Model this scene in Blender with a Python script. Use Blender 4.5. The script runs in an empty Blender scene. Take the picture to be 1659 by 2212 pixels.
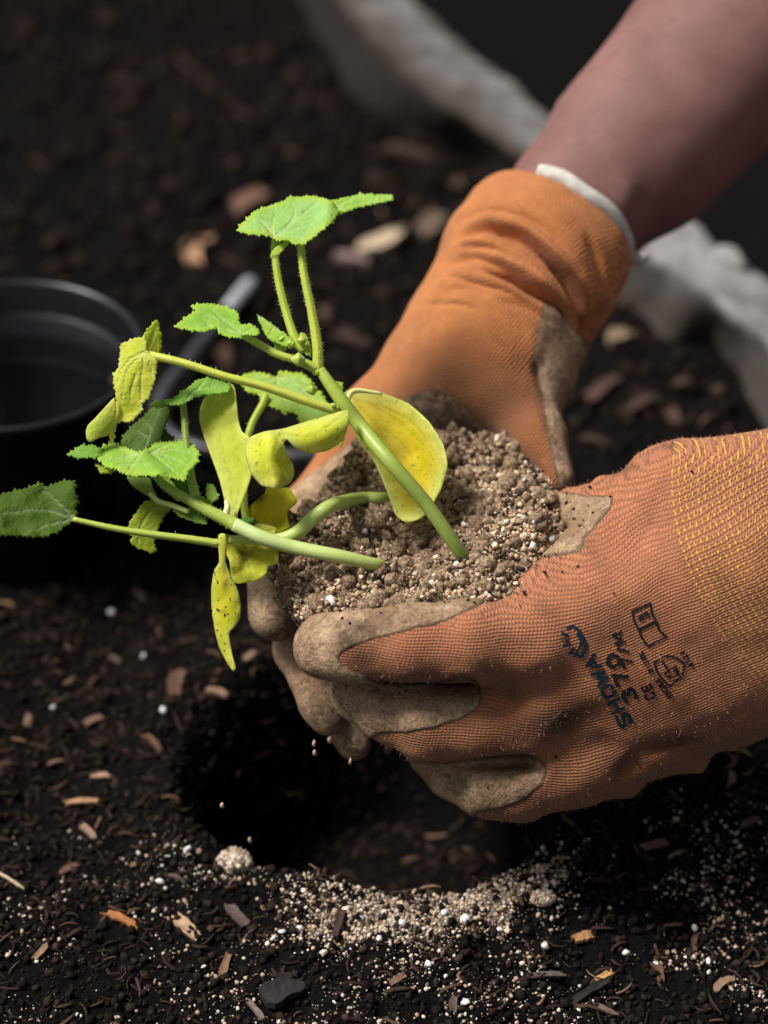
import bpy, math, random
import numpy as np
from mathutils import Vector, Matrix
from mathutils.geometry import delaunay_2d_cdt
from mathutils.bvhtree import BVHTree

random.seed(7)
RNG = np.random.default_rng(7)
scene = bpy.context.scene
col = scene.collection
pi = math.pi
rad = math.radians

# ------------------------------------------------------------------ camera, sky, sun, exposure
PITCH = rad(37.0)
DIST = 1.05                       # camera to the plane the hands are in
PX = 0.18e-3                      # metres per photograph unit (photo 1659 x 2212 units) in that plane
UC, VC = 829.5, 1106.0
RIGHT = np.array([1.0, 0.0, 0.0])
UP = np.array([0.0, math.sin(PITCH), math.cos(PITCH)])
BACK = np.array([0.0, -math.cos(PITCH), math.sin(PITCH)])
FOC = np.array([0.0, 0.0, (2050 - VC) * PX * math.cos(PITCH)])
CAM = FOC + DIST * BACK

cd = bpy.data.cameras.new("camera")
cam = bpy.data.objects.new("camera", cd)
col.objects.link(cam)
cam.location = CAM
cam.rotation_euler = (pi / 2 - PITCH, 0, 0)
cd.sensor_width = 36.0
cd.sensor_fit = 'AUTO'
cd.lens = 36.0 * DIST / (2212 * PX)
cd.clip_start = 0.02
cd.clip_end = 200.0
cd.dof.use_dof = True
cd.dof.focus_distance = DIST - 0.025
cd.dof.aperture_fstop = cd.lens / 21.0
scene.camera = cam

world = bpy.data.worlds.new("World")
scene.world = world
world.use_nodes = True
wn = world.node_tree
bg = wn.nodes["Background"]
sky = wn.nodes.new("ShaderNodeTexSky")
sky.sky_type = 'NISHITA'
sky.sun_disc = False
SUN_EL, SUN_AZ = rad(58), rad(-86)      # azimuth measured from +Y (away from camera), clockwise towards +X
sky.sun_elevation = SUN_EL
sky.sun_rotation = SUN_AZ
sky.air_density = 1.0
sky.dust_density = 3.0
sky.ozone_density = 1.0
hs = wn.nodes.new("ShaderNodeHueSaturation")          # thin even cloud: the sky's blue washed out
hs.inputs['Saturation'].default_value = 0.35
wn.links.new(sky.outputs[0], hs.inputs['Color'])
wn.links.new(hs.outputs[0], bg.inputs[0])
bg.inputs[1].default_value = 0.05
sd = bpy.data.lights.new("sun", 'SUN')
sun = bpy.data.objects.new("sun", sd)
col.objects.link(sun)
sd.energy = 3.3
sd.angle = rad(16)
sd.color = (1.0, 0.97, 0.93)
sdir = Vector((math.sin(SUN_AZ) * math.cos(SUN_EL), math.cos(SUN_AZ) * math.cos(SUN_EL), math.sin(SUN_EL)))
sun.rotation_euler = sdir.to_track_quat('Z', 'Y').to_euler()
sun.location = sdir * 3
scene.view_settings.view_transform = 'Standard'
scene.view_settings.look = 'None'
scene.view_settings.gamma = 1.0
scene.view_settings.exposure = 0.74
scene.view_settings.use_curve_mapping = False
scene.cycles.max_bounces = 8
scene.cycles.use_denoising = True

# ------------------------------------------------------------------ photograph units -> world
def W(u, v, d):
    """unit (u,v) of the photograph at depth d cm towards the camera from the hands' plane"""
    u = np.asarray(u, float); v = np.asarray(v, float); d = np.asarray(d, float) * 0.01
    k = (DIST - d) / DIST * PX
    x = (u - UC) * k; y = -(v - VC) * k
    return FOC + x[..., None] * RIGHT + y[..., None] * UP + d[..., None] * BACK

def W3(p):
    return W(p[0], p[1], p[2])

def proj(P):
    q = P - CAM
    z = -(q @ BACK)
    return UC + (q @ RIGHT) / z * DIST / PX, VC - (q @ UP) / z * DIST / PX, (DIST - z) * 100

def G(u, v, z=0.0):
    r = W(u, v, 0.0) - CAM
    t = (z - CAM[2]) / r[..., 2]
    return CAM + r * np.asarray(t)[..., None]

def zoomer(x0, y0, w):
    k = w / 1659.0
    def f(pts):
        return [((x0 + p[0] * k) / 1.23448, (y0 + p[1] * k) / 1.23448) + tuple(p[2:]) for p in pts]
    return f
Z1 = zoomer(700, 1100, 1348)
Z2 = zoomer(0, 450, 1300)
Z3 = zoomer(800, 0, 1248)
ZT = zoomer(1450, 1580, 450)
ZL = zoomer(150, 950, 650)
ZTOP = zoomer(600, 480, 650)
ZP = zoomer(0, 700, 500)

# ------------------------------------------------------------------ mesh helpers
def mesh_from(name, V, F, attrs=None, smooth=True):
    me = bpy.data.meshes.new(name)
    V = np.ascontiguousarray(V, dtype=np.float32)
    if isinstance(F, np.ndarray):
        n, k = F.shape
        me.vertices.add(len(V)); me.vertices.foreach_set("co", V.ravel())
        me.loops.add(n * k); me.loops.foreach_set("vertex_index", np.ascontiguousarray(F, dtype=np.int32).ravel())
        me.polygons.add(n)
        me.polygons.foreach_set("loop_start", np.arange(0, n * k, k, dtype=np.int32))
    else:
        me.from_pydata([tuple(map(float, v)) for v in V], [], [tuple(int(i) for i in f) for f in F])
    me.update(calc_edges=True)
    me.validate()
    if smooth:
        me.polygons.foreach_set("use_smooth", np.ones(len(me.polygons), dtype=bool))
    for k, a in (attrs or {}).items():
        a = np.asarray(a, dtype=np.float32)
        if a.ndim == 1:
            at = me.attributes.new(k, 'FLOAT', 'POINT'); at.data.foreach_set("value", a)
        elif a.shape[1] == 3:
            at = me.attributes.new(k, 'FLOAT_VECTOR', 'POINT'); at.data.foreach_set("vector", a.ravel())
        else:
            at = me.attributes.new(k, 'FLOAT_COLOR', 'POINT'); at.data.foreach_set("color", a.ravel())
    return me

def root(name, loc, label, cat, group=None):
    o = bpy.data.objects.new(name, None)
    col.objects.link(o)
    o.location = [float(c) for c in loc]
    o.empty_display_size = 0.02
    o["label"] = label; o["category"] = cat
    if group: o["group"] = group
    return o

def world_loc(o):
    p = np.zeros(3)
    while o is not None:
        p = p + np.array(o.location); o = o.parent
    return p

def add(name, V, F, mat, parent=None, attrs=None, smooth=True, origin=None, label=None, cat=None, group=None, kind=None):
    V = np.asarray(V, float)
    base = world_loc(parent) if parent else np.zeros(3)
    org = np.asarray(origin, float) if origin is not None else (base if parent else np.zeros(3))
    me = mesh_from(name, V - org, F, attrs, smooth)
    o = bpy.data.objects.new(name, me)
    col.objects.link(o)
    me.materials.append(mat)
    o.parent = parent
    o.location = [float(c) for c in (org - base)]
    if label: o["label"] = label
    if cat: o["category"] = cat
    if group: o["group"] = group
    if kind: o["kind"] = kind
    return o

def catmull(P, n):
    P = np.asarray(P, float)
    if len(P) == 2:
        return P[0] + np.linspace(0, 1, n)[:, None] * (P[1] - P[0])
    Q = np.vstack([2 * P[0] - P[1], P, 2 * P[-1] - P[-2]])
    seg = len(P) - 1
    t = np.linspace(0, seg, n)
    i = np.minimum(t.astype(int), seg - 1)
    f = (t - i)[:, None]
    a, b, c, d = Q[i], Q[i + 1], Q[i + 2], Q[i + 3]
    return 0.5 * (2 * b + (c - a) * f + (2 * a - 5 * b + 4 * c - d) * f ** 2 + (3 * b - a - 3 * c + d) * f ** 3)

def tube(path, radii, n=14, lobes=0, lob=0.0, cap=True):
    """tube of world points with varying radius -> V, F(quads), along param"""
    P = np.asarray(path, float); m = len(P)
    radii = np.broadcast_to(np.asarray(radii, float), (m,)) if np.ndim(radii) == 0 else np.interp(np.linspace(0, 1, m), np.linspace(0, 1, len(radii)), radii)
    T = np.gradient(P, axis=0); T /= np.linalg.norm(T, axis=1)[:, None] + 1e-12
    ref = BACK - T[0] * (BACK @ T[0])
    if np.linalg.norm(ref) < 1e-3: ref = UP
    ref = ref / np.linalg.norm(ref)
    V = []; N = []
    ang = np.arange(n) / n * 2 * pi
    for i in range(m):
        ref = ref - T[i] * (ref @ T[i]); ref /= np.linalg.norm(ref)
        b = np.cross(T[i], ref)
        r = radii[i] * (1 + lob * np.cos(lobes * ang))
        dirs = np.cos(ang)[:, None] * ref + np.sin(ang)[:, None] * b
        V.append(P[i] + dirs * r[:, None]); N.append(dirs)
    V = np.vstack(V)
    F = []
    for i in range(m - 1):
        for j in range(n):
            k = (j + 1) % n
            F.append((i * n + j, i * n + k, (i + 1) * n + k, (i + 1) * n + j))
    if cap:
        c0 = len(V); V = np.vstack([V, P[0] - T[0] * radii[0] * .35, P[-1] + T[-1] * radii[-1] * .35])
        for j in range(n):
            k = (j + 1) % n
            F.append((c0, k, j)); F.append((c0 + 1, (m - 1) * n + j, (m - 1) * n + k))
    return V, F, np.vstack(N)

# hash value noise, vectorised
def _hash(i, j, k, seed):
    h = (i.astype(np.int64) * 374761393 + j.astype(np.int64) * 668265263 + k.astype(np.int64) * 2147483647 + seed * 144269) & 0xFFFFFFFF
    h = ((h ^ (h >> 13)) * 1274126177) & 0xFFFFFFFF
    h = h ^ (h >> 16)
    return (h & 0xFFFFFF) / float(0xFFFFFF)

def vnoise(P, scale, seed=0):
    Q = np.asarray(P, float) / scale
    I = np.floor(Q).astype(np.int64); f = Q - I
    f = f * f * (3 - 2 * f)
    out = 0
    for a in (0, 1):
        for b in (0, 1):
            for c in (0, 1):
                w = (f[:, 0] if a else 1 - f[:, 0]) * (f[:, 1] if b else 1 - f[:, 1]) * (f[:, 2] if c else 1 - f[:, 2])
                out = out + w * _hash(I[:, 0] + a, I[:, 1] + b, I[:, 2] + c, seed)
    return out * 2 - 1

def smooth01(x, a, b):
    t = np.clip((x - a) / (b - a), 0, 1)
    return t * t * (3 - 2 * t)

def pip(P, poly):
    x, y = P[:, 0], P[:, 1]
    ins = np.zeros(len(P), bool)
    n = len(poly)
    for i in range(n):
        x1, y1 = poly[i][:2]; x2, y2 = poly[(i + 1) % n][:2]
        c = ((y1 > y) != (y2 > y)) & (x < (x2 - x1) * (y - y1) / (y2 - y1 + 1e-12) + x1)
        ins ^= c
    return ins

def seg_dist(P, pts, closed=False):
    """distance of 2D points to polyline, and param along it"""
    best = np.full(len(P), 1e9); par = np.zeros(len(P))
    n = len(pts); m = n if closed else n - 1
    for i in range(m):
        a = np.array(pts[i][:2], float); b = np.array(pts[(i + 1) % n][:2], float)
        ab = b - a; l2 = ab @ ab + 1e-9
        t = np.clip(((P - a) @ ab) / l2, 0, 1)
        dd = np.hypot(*(P - (a + t[:, None] * ab)).T)
        w = dd < best
        best = np.where(w, dd, best); par = np.where(w, (i + t) / m, par)
    return best, par

def poly_sd(P, poly):
    d, _ = seg_dist(P, poly, True)
    return np.where(pip(P, poly), d, -d)

def vnormals(V, F):
    N = np.zeros_like(V)
    q = F
    a = V[q[:, 2]] - V[q[:, 0]]; b = V[q[:, 3]] - V[q[:, 1]] if q.shape[1] == 4 else V[q[:, 1]] - V[q[:, 0]]
    fn = np.cross(a, b) if q.shape[1] == 4 else np.cross(V[q[:, 1]] - V[q[:, 0]], V[q[:, 2]] - V[q[:, 0]])
    for k in range(q.shape[1]):
        np.add.at(N, q[:, k], fn)
    return N / (np.linalg.norm(N, axis=1)[:, None] + 1e-20)

# ------------------------------------------------------------------ smooth solids from tapered capsules
def smin(a, b, k):
    h = np.maximum(k - np.abs(a - b), 0) / k
    return np.minimum(a, b) - h * h * k * 0.25

class Solid:
    def __init__(self, lo, hi, h):
        self.lo = np.array(lo, float); self.h = h
        n = np.ceil((np.array(hi) - self.lo) / h).astype(int) + 1
        self.ax = [self.lo[i] + np.arange(n[i]) * h for i in range(3)]
        self.X = self.ax[0][:, None, None].astype(np.float32)
        self.Y = self.ax[1][None, :, None].astype(np.float32)
        self.Z = self.ax[2][None, None, :].astype(np.float32)
        self.shape = tuple(n)
    def capsule(self, a, b, ra, rb, flat=None):
        a = np.asarray(a, np.float32); b = np.asarray(b, np.float32)
        ba = b - a; l2 = float(ba @ ba) + 1e-12
        dx, dy, dz = self.X - a[0], self.Y - a[1], self.Z - a[2]
        t = np.clip((dx * ba[0] + dy * ba[1] + dz * ba[2]) / l2, 0, 1)
        qx, qy, qz = dx - t * ba[0], dy - t * ba[1], dz - t * ba[2]
        if flat is not None:
            n, f = flat
            qn = (qx * n[0] + qy * n[1] + qz * n[2]) * (1 / f - 1)
            qx = qx + n[0] * qn; qy = qy + n[1] * qn; qz = qz + n[2] * qn
        return np.sqrt(qx * qx + qy * qy + qz * qz) - (ra + (rb - ra) * t)
    def chain(self, pts, k=0.004, flat=None):
        f = None
        for (a, ra), (b, rb) in zip(pts[:-1], pts[1:]):
            c = self.capsule(a, b, ra, rb, flat)
            f = c if f is None else smin(f, c, k)
        return f
    def mesh(self, f, iters=2):
        ins = f < 0
        nx, ny, nz = f.shape
        cnt = np.zeros((nx - 1, ny - 1, nz - 1), np.int8)
        for a in (0, 1):
            for b in (0, 1):
                for c in (0, 1):
                    cnt += ins[a:nx - 1 + a, b:ny - 1 + b, c:nz - 1 + c]
        act = np.argwhere((cnt > 0) & (cnt < 8))
        idx = np.full(cnt.shape, -1, np.int32)
        idx[act[:, 0], act[:, 1], act[:, 2]] = np.arange(len(act))
        corners = {}
        for a in (0, 1):
            for b in (0, 1):
                for c in (0, 1):
                    corners[(a, b, c)] = f[act[:, 0] + a, act[:, 1] + b, act[:, 2] + c]
        S = np.zeros((len(act), 3)); C = np.zeros(len(act))
        for c0 in corners:
            for axis in range(3):
                if c0[axis]: continue
                c1 = list(c0); c1[axis] = 1; c1 = tuple(c1)
                va, vb = corners[c0], corners[c1]
                m = (va < 0) != (vb < 0)
                t = np.where(m, va / (va - vb + 1e-20), 0)
                p = np.tile(np.array(c0, float), (len(act), 1)); p[:, axis] = t
                S += p * m[:, None]; C += m
        V = self.lo + (act + S / C[:, None]) * self.h
        faces = []
        for axis in range(3):
            sl0 = [slice(None)] * 3; sl1 = [slice(None)] * 3
            sl0[axis] = slice(0, -1); sl1[axis] = slice(1, None)
            A, B = ins[tuple(sl0)], ins[tuple(sl1)]
            E = np.argwhere(A != B)
            o1, o2 = [(1, 2), (2, 0), (0, 1)][axis]
            ok = (E[:, o1] > 0) & (E[:, o2] > 0) & (E[:, o1] < f.shape[o1] - 1) & (E[:, o2] < f.shape[o2] - 1)
            E = E[ok]
            def cell(s1, s2):
                q = E.copy(); q[:, o1] -= s1; q[:, o2] -= s2
                return idx[q[:, 0], q[:, 1], q[:, 2]]
            q = np.stack([cell(1, 1), cell(0, 1), cell(0, 0), cell(1, 0)], 1)
            flip = ~A[E[:, 0], E[:, 1], E[:, 2]]
            q[flip] = q[flip][:, ::-1]
            faces.append(q)
        F = np.vstack(faces)
        F = F[(F >= 0).all(1)]
        for _ in range(iters):
            S = np.zeros_like(V); C = np.zeros(len(V))
            for a, b in ((0, 1), (1, 2), (2, 3), (3, 0)):
                np.add.at(S, F[:, a], V[F[:, b]]); np.add.at(C, F[:, a], 1)
                np.add.at(S, F[:, b], V[F[:, a]]); np.add.at(C, F[:, b], 1)
            V = V * 0.5 + 0.5 * S / np.maximum(C, 1)[:, None]
        return V, F

def PR(u, v, d, r):
    """joint: photo units + depth cm, radius in photo units -> world point, metres"""
    return (W(u, v, d), r * PX * (DIST - d * .01) / DIST)

# ------------------------------------------------------------------ materials
def new_mat(name):
    m = bpy.data.materials.new(name); m.use_nodes = True
    nt = m.node_tree
    return m, nt, nt.nodes["Principled BSDF"]

class N:
    """tiny node builder"""
    def __init__(s, nt): s.nt = nt
    def node(s, t, **k):
        n = s.nt.nodes.new(t)
        for a, b in k.items(): setattr(n, a, b)
        return n
    def put(s, sock, v):
        if hasattr(v, 'is_output') or isinstance(v, bpy.types.NodeSocket): s.nt.links.new(v, sock)
        else: sock.default_value = v
    def attr(s, name, out='Fac'):
        return s.node("ShaderNodeAttribute", attribute_name=name).outputs[out]
    def coord(s): return s.node("ShaderNodeTexCoord").outputs['Object']
    def noise(s, scale, detail=4, rough=.6, vec=None, dist=0.0):
        n = s.node("ShaderNodeTexNoise")
        n.inputs['Scale'].default_value = scale; n.inputs['Detail'].default_value = detail
        n.inputs['Roughness'].default_value = rough; n.inputs['Distortion'].default_value = dist
        s.put(n.inputs['Vector'], vec if vec is not None else s.coord())
        return n.outputs['Fac']
    def math(s, op, a, b=0.0, c=None):
        n = s.node("ShaderNodeMath", operation=op)
        s.put(n.inputs[0], a); s.put(n.inputs[1], b)
        if c is not None: s.put(n.inputs[2], c)
        return n.outputs[0]
    def ramp(s, v, a, b, lo=0.0, hi=1.0):
        n = s.node("ShaderNodeMapRange", interpolation_type='SMOOTHSTEP')
        s.put(n.inputs['Value'], v)
        n.inputs['From Min'].default_value = a; n.inputs['From Max'].default_value = b
        n.inputs['To Min'].default_value = lo; n.inputs['To Max'].default_value = hi
        return n.outputs['Result']
    def mix(s, f, a, b, mode='MIX'):
        n = s.node("ShaderNodeMix", data_type='RGBA', blend_type=mode)
        s.put(n.inputs[0], f)
        for sock, v in ((n.inputs[6], a), (n.inputs[7], b)):
            if isinstance(v, (tuple, list)): v = tuple(v) + ((1,) if len(v) == 3 else ())
            s.put(sock, v)
        return n.outputs[2]
    def bump(s, h, strength=.5, dist=.001, normal=None):
        n = s.node("ShaderNodeBump")
        n.inputs['Strength'].default_value = strength; n.inputs['Distance'].default_value = dist
        s.put(n.inputs['Height'], h)
        if normal is not None: s.put(n.inputs['Normal'], normal)
        return n.outputs[0]
    def xyz(s, v):
        n = s.node("ShaderNodeSeparateXYZ"); s.put(n.inputs[0], v); return n.outputs
    def link(s, a, b): s.nt.links.new(a, b)

def spec(bs, v):
    bs.inputs['Specular IOR Level'].default_value = v

def mat_knit(name, base, dark, stitched, dirt_lo, dirt_hi, sx=1.35, sy=1.25, relief=.85):
    m, nt, bs = new_mat(name); n = N(nt)
    kx, ky, _ = n.xyz(n.attr('knit', 'Vector'))
    wob = n.noise(260, 3)
    kx = n.math('ADD', kx, n.math('MULTIPLY', n.math('SUBTRACT', wob, .5), 1.6))
    ky = n.math('ADD', ky, n.math('MULTIPLY', n.math('SUBTRACT', n.noise(190, 3), .5), 1.6))
    # rows 1.55 mm, stitches 1.25 mm with every other column shifted (units are mm)
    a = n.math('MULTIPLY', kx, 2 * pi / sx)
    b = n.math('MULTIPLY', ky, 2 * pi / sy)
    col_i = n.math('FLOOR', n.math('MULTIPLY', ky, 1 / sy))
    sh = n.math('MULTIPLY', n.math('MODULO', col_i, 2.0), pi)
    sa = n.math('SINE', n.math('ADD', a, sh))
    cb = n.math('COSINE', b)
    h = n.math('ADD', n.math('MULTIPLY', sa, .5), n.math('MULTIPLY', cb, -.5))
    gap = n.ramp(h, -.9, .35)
    big = n.noise(38, 5, .6)
    mid = n.noise(140, 4, .65)
    c = n.mix(n.ramp(mid, .3, .7), [x * .86 for x in base], [min(1, x * 1.1) for x in base])
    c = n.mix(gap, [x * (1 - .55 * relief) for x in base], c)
    dirt = n.math('MULTIPLY', n.ramp(n.math('ADD', n.math('MULTIPLY', big, .75), n.math('MULTIPLY', mid, .25)), dirt_lo, dirt_hi), .75)
    dirt = n.math('MAXIMUM', dirt, n.math('MULTIPLY', n.attr('dirt'), n.ramp(mid, .05, .45)))
    c = n.mix(dirt, c, dark)
    if stitched:
        zone = n.ramp(n.attr('cuff'), -.0004, .0004)
        ya = n.math('SINE', n.math('MULTIPLY', kx, 2 * pi / 2.5))
        yb = n.math('SINE', n.math('MULTIPLY', ky, 2 * pi / 2.6))
        y = n.math('MULTIPLY', n.ramp(ya, .55, .85), n.ramp(yb, -.35, .2))
        y = n.math('MULTIPLY', y, zone)
        c = n.mix(n.math('MULTIPLY', y, .9), c, (.62, .36, .045))
        rib = n.math('MULTIPLY', n.math('MULTIPLY', yb, zone), .2)
        h = n.math('ADD', h, n.math('ADD', rib, n.math('MULTIPLY', y, .7)))
    speck = n.ramp(n.noise(700, 2, .5), .70, .76)
    c = n.mix(n.math('MULTIPLY', speck, .6), c, (.02, .013, .01))
    nt.links.new(c, bs.inputs['Base Color'])
    bs.inputs['Roughness'].default_value = .9; spec(bs, .15)
    bs.inputs['Sheen Weight'].default_value = .12; bs.inputs['Sheen Roughness'].default_value = .5
    b1 = n.bump(n.noise(2600, 2), .25, .0004)
    nt.links.new(n.bump(h, relief, .00034, b1), bs.inputs['Normal'])
    return m

def mat_coating(name, g):
    m, nt, bs = new_mat(name); n = N(nt)
    S = lambda c: tuple(min(.8, x * g) for x in c)
    big, mid, fine = n.noise(45, 5, .6), n.noise(170, 5, .65), n.noise(1100, 3, .6)
    c = n.mix(n.ramp(big, .35, .65), S((.215, .128, .068)), S((.36, .24, .145)))
    c = n.mix(n.math('MULTIPLY', n.ramp(mid, .5, .75), .65), c, (.09, .052, .026))
    streak = n.noise(320, 5, .7, dist=2.0)
    c = n.mix(n.math('MULTIPLY', n.ramp(streak, .42, .64), .6), c, (.105, .058, .028))
    c = n.mix(n.math('MULTIPLY', n.ramp(n.noise(1400, 2), .55, .7), .5), c, (.55, .42, .30))
    c = n.mix(n.math('MULTIPLY', n.ramp(n.noise(520, 3), .66, .73), .8), c, (.03, .02, .013))
    c = n.mix(n.math('MULTIPLY', n.ramp(n.attr('coat_edge'), .0012, .0002), .75), c, (.10, .055, .03))
    c = n.mix(n.math('MULTIPLY', n.attr('dirt'), n.ramp(mid, .25, .6)), c, (.035, .022, .014))
    nt.links.new(c, bs.inputs['Base Color'])
    nt.links.new(n.ramp(mid, .3, .7, .48, .72), bs.inputs['Roughness']); spec(bs, .3)
    w = n.noise(260, 5, .7, dist=1.2)
    b1 = n.bump(fine, .6, .0006)
    nt.links.new(n.bump(w, 1.0, .0018, b1), bs.inputs['Normal'])
    return m

def mat_simple(name, c0, c1, scale, rough=.85, bump=.4, bdist=.001, sp=.3):
    m, nt, bs = new_mat(name); n = N(nt)
    f = n.noise(scale, 5, .65)
    nt.links.new(n.mix(n.ramp(f, .3, .7), c0, c1), bs.inputs['Base Color'])
    bs.inputs['Roughness'].default_value = rough; spec(bs, sp)
    nt.links.new(n.bump(n.noise(scale * 4, 4), bump, bdist), bs.inputs['Normal'])
    return m

def mat_soil():
    m, nt, bs = new_mat("dark_soil"); n = N(nt)
    a, b = n.noise(60, 5, .65), n.noise(420, 5, .7)
    c = n.mix(n.ramp(b, .4, .75), (.0050, .0048, .0048), (.0112, .0092, .0086))
    c = n.mix(n.math('MULTIPLY', n.ramp(a, .55, .75), .6), c, (.015, .0108, .0092))
    sand = n.mix(n.ramp(n.noise(1300, 3), .35, .7), (.16, .11, .075), (.48, .37, .27))
    c = n.mix(n.ramp(n.math('ADD', n.attr('sand'), n.math('MULTIPLY', n.math('SUBTRACT', n.noise(500, 4, .7), .5), 1.1)), .45, .7), c, sand)
    nt.links.new(c, bs.inputs['Base Color'])
    bs.inputs['Roughness'].default_value = .95; spec(bs, .02)
    nt.links.new(n.bump(b, .9, .003), bs.inputs['Normal'])
    return m

def mat_grain(name="mineral_grain", rough=.8, sp=.3):
    m, nt, bs = new_mat(name); n = N(nt)
    c = n.attr('tint', 'Color')
    c = n.mix(n.ramp(n.noise(1500, 3), .4, .7, 0, .35), c, (.05, .035, .025))
    nt.links.new(c, bs.inputs['Base Color'])
    bs.inputs['Roughness'].default_value = rough; spec(bs, sp)
    nt.links.new(n.bump(n.noise(2500, 2), .3, .0005), bs.inputs['Normal'])
    return m

def mat_rootball():
    m, nt, bs = new_mat("sandy_root_soil"); n = N(nt)
    a, b, c_ = n.noise(70, 4, .6), n.noise(600, 4, .7), n.noise(1600, 3, .6)
    c = n.mix(n.ramp(b, .35, .7), (.12, .075, .044), (.54, .385, .245))
    c = n.mix(n.math('MULTIPLY', n.ramp(a, .45, .7), .55), c, (.12, .066, .04))
    c = n.mix(n.ramp(c_, .6, .72, 0, .7), c, (.5, .38, .27))
    nt.links.new(c, bs.inputs['Base Color'])
    bs.inputs['Roughness'].default_value = .92; spec(bs, .15)
    nt.links.new(n.bump(b, .9, .002), bs.inputs['Normal'])
    return m

def mat_leaf():
    m, nt, bs = new_mat("squash_leaf"); n = N(nt)
    tint = n.attr('tint', 'Color')
    blot = n.noise(120, 4, .6)
    fine = n.noise(900, 3, .6)
    c = n.mix(n.ramp(blot, .3, .7, 0, .6), tint, n.mix(1.0, tint, (.72, .85, .45), 'MULTIPLY'))
    c = n.mix(n.ramp(fine, .35, .75, 0, .18), c, n.mix(1.0, tint, (.6, .6, .5), 'MULTIPLY'))
    v = n.attr('vein')
    vc = n.mix(n.ramp(n.attr('quilt'), .3, .6), n.mix(1.0, tint, (.55, .62, .5), 'MULTIPLY'), n.mix(.55, tint, (.78, .84, .52)))
    c = n.mix(n.math('MULTIPLY', v, .7), c, vc)
    spots = n.math('MULTIPLY', n.attr('spots'), n.ramp(n.noise(620, 2, .5), .64, .68))
    c = n.mix(spots, c, (.03, .018, .01))
    c = n.mix(n.math('MULTIPLY', n.attr('brown'), n.ramp(blot, .3, .6)), c, (.16, .085, .03))
    nt.links.new(c, bs.inputs['Base Color'])
    bs.inputs['Roughness'].default_value = .58; spec(bs, .3)
    hgt = n.math('ADD', n.math('MULTIPLY', v, -.8), n.math('MULTIPLY', n.noise(520, 4, .65), 1.0))
    bmp = n.bump(n.math('MULTIPLY', hgt, n.attr('quilt')), .75, .0012)
    nt.links.new(bmp, bs.inputs['Normal'])
    tr = n.node("ShaderNodeBsdfTranslucent")
    nt.links.new(n.mix(1.0, c, (1.0, .98, .55), 'MULTIPLY'), tr.inputs['Color'])
    mx = n.node("ShaderNodeMixShader"); mx.inputs[0].default_value = .5
    nt.links.new(bs.outputs[0], mx.inputs[1]); nt.links.new(tr.outputs[0], mx.inputs[2])
    nt.links.new(mx.outputs[0], nt.nodes["Material Output"].inputs['Surface'])
    return m

def mat_stem():
    m, nt, bs = new_mat("green_stem"); n = N(nt)
    tint = n.attr('tint', 'Color')
    c = n.mix(n.ramp(n.noise(160, 4), .35, .7, 0, .4), tint, n.mix(1.0, tint, (.75, .8, .55), 'MULTIPLY'))
    c = n.mix(n.ramp(n.noise(900, 2), .72, .78, 0, .6), c, (.10, .07, .03))
    nt.links.new(c, bs.inputs['Base Color'])
    bs.inputs['Roughness'].default_value = .42; spec(bs, .4)
    bs.inputs['Subsurface Weight'].default_value = .2
    bs.inputs['Subsurface Radius'].default_value = (.002, .002, .0008)
    bs.inputs['Subsurface Scale'].default_value = 1.0
    nt.links.new(n.bump(n.noise(700, 3), .15, .0006), bs.inputs['Normal'])
    return m

def mat_skin():
    m, nt, bs = new_mat("skin"); n = N(nt)
    c = n.mix(n.ramp(n.noise(30, 4), .3, .7), (.155, .074, .064), (.215, .106, .092))
    c = n.mix(n.ramp(n.noise(160, 5, .7), .5, .75, 0, .5), c, (.13, .06, .05))
    c = n.mix(n.ramp(n.noise(90, 4, .6), .68, .76, 0, .6), c, (.07, .045, .035))
    nt.links.new(c, bs.inputs['Base Color'])
    bs.inputs['Roughness'].default_value = .68; spec(bs, .25)
    bs.inputs['Subsurface Weight'].default_value = .15
    bs.inputs['Subsurface Radius'].default_value = (.006, .002, .001)
    bs.inputs['Subsurface Scale'].default_value = 1.0
    nt.links.new(n.bump(n.noise(900, 4), .25, .0008), bs.inputs['Normal'])
    return m

def mat_ink(name, colr):
    m, nt, bs = new_mat(name); n = N(nt)
    kx, ky, _ = n.xyz(n.attr('knit', 'Vector'))
    bs.inputs['Base Color'].default_value = tuple(colr) + (1,)
    bs.inputs['Roughness'].default_value = .85; spec(bs, .15)
    f = n.noise(1700, 2, .5)
    nt.links.new(n.ramp(f, .28, .38, .4, 1.0), bs.inputs['Alpha'])
    return m

def mat_plastic():
    m, nt, bs = new_mat("black_plastic"); n = N(nt)
    c = n.mix(n.ramp(n.noise(80, 5, .7), .55, .75, 0, .5), (.006, .0065, .008), (.022, .019, .018))
    nt.links.new(c, bs.inputs['Base Color'])
    bs.inputs['Roughness'].default_value = .33; spec(bs, .34)
    nt.links.new(n.bump(n.noise(300, 3), .1, .001), bs.inputs['Normal'])
    return m

def mat_cloth():
    m, nt, bs = new_mat("grey_fabric"); n = N(nt)
    f = n.noise(40, 5, .65)
    c = n.mix(n.ramp(f, .3, .7), (.085, .08, .075), (.15, .145, .14))
    c = n.mix(n.ramp(n.noise(14, 3), .4, .65), c, (.25, .243, .235))
    st = n.ramp(n.math('ADD', n.attr('stain_shade'), n.math('MULTIPLY', n.math('SUBTRACT', n.noise(30, 4, .6), .5), .9)), .3, .8)
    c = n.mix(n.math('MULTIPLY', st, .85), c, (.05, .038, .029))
    c = n.mix(n.ramp(n.attr('stain_shade'), 1.0, 1.5, 0, .9), c, (.018, .014, .011))  # painted dimness, strongest on the face at the far left end
    nt.links.new(c, bs.inputs['Base Color'])
    bs.inputs['Roughness'].default_value = .92; spec(bs, .15)
    nt.links.new(n.bump(n.noise(160, 4), .5, .002), bs.inputs['Normal'])
    return m

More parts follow.
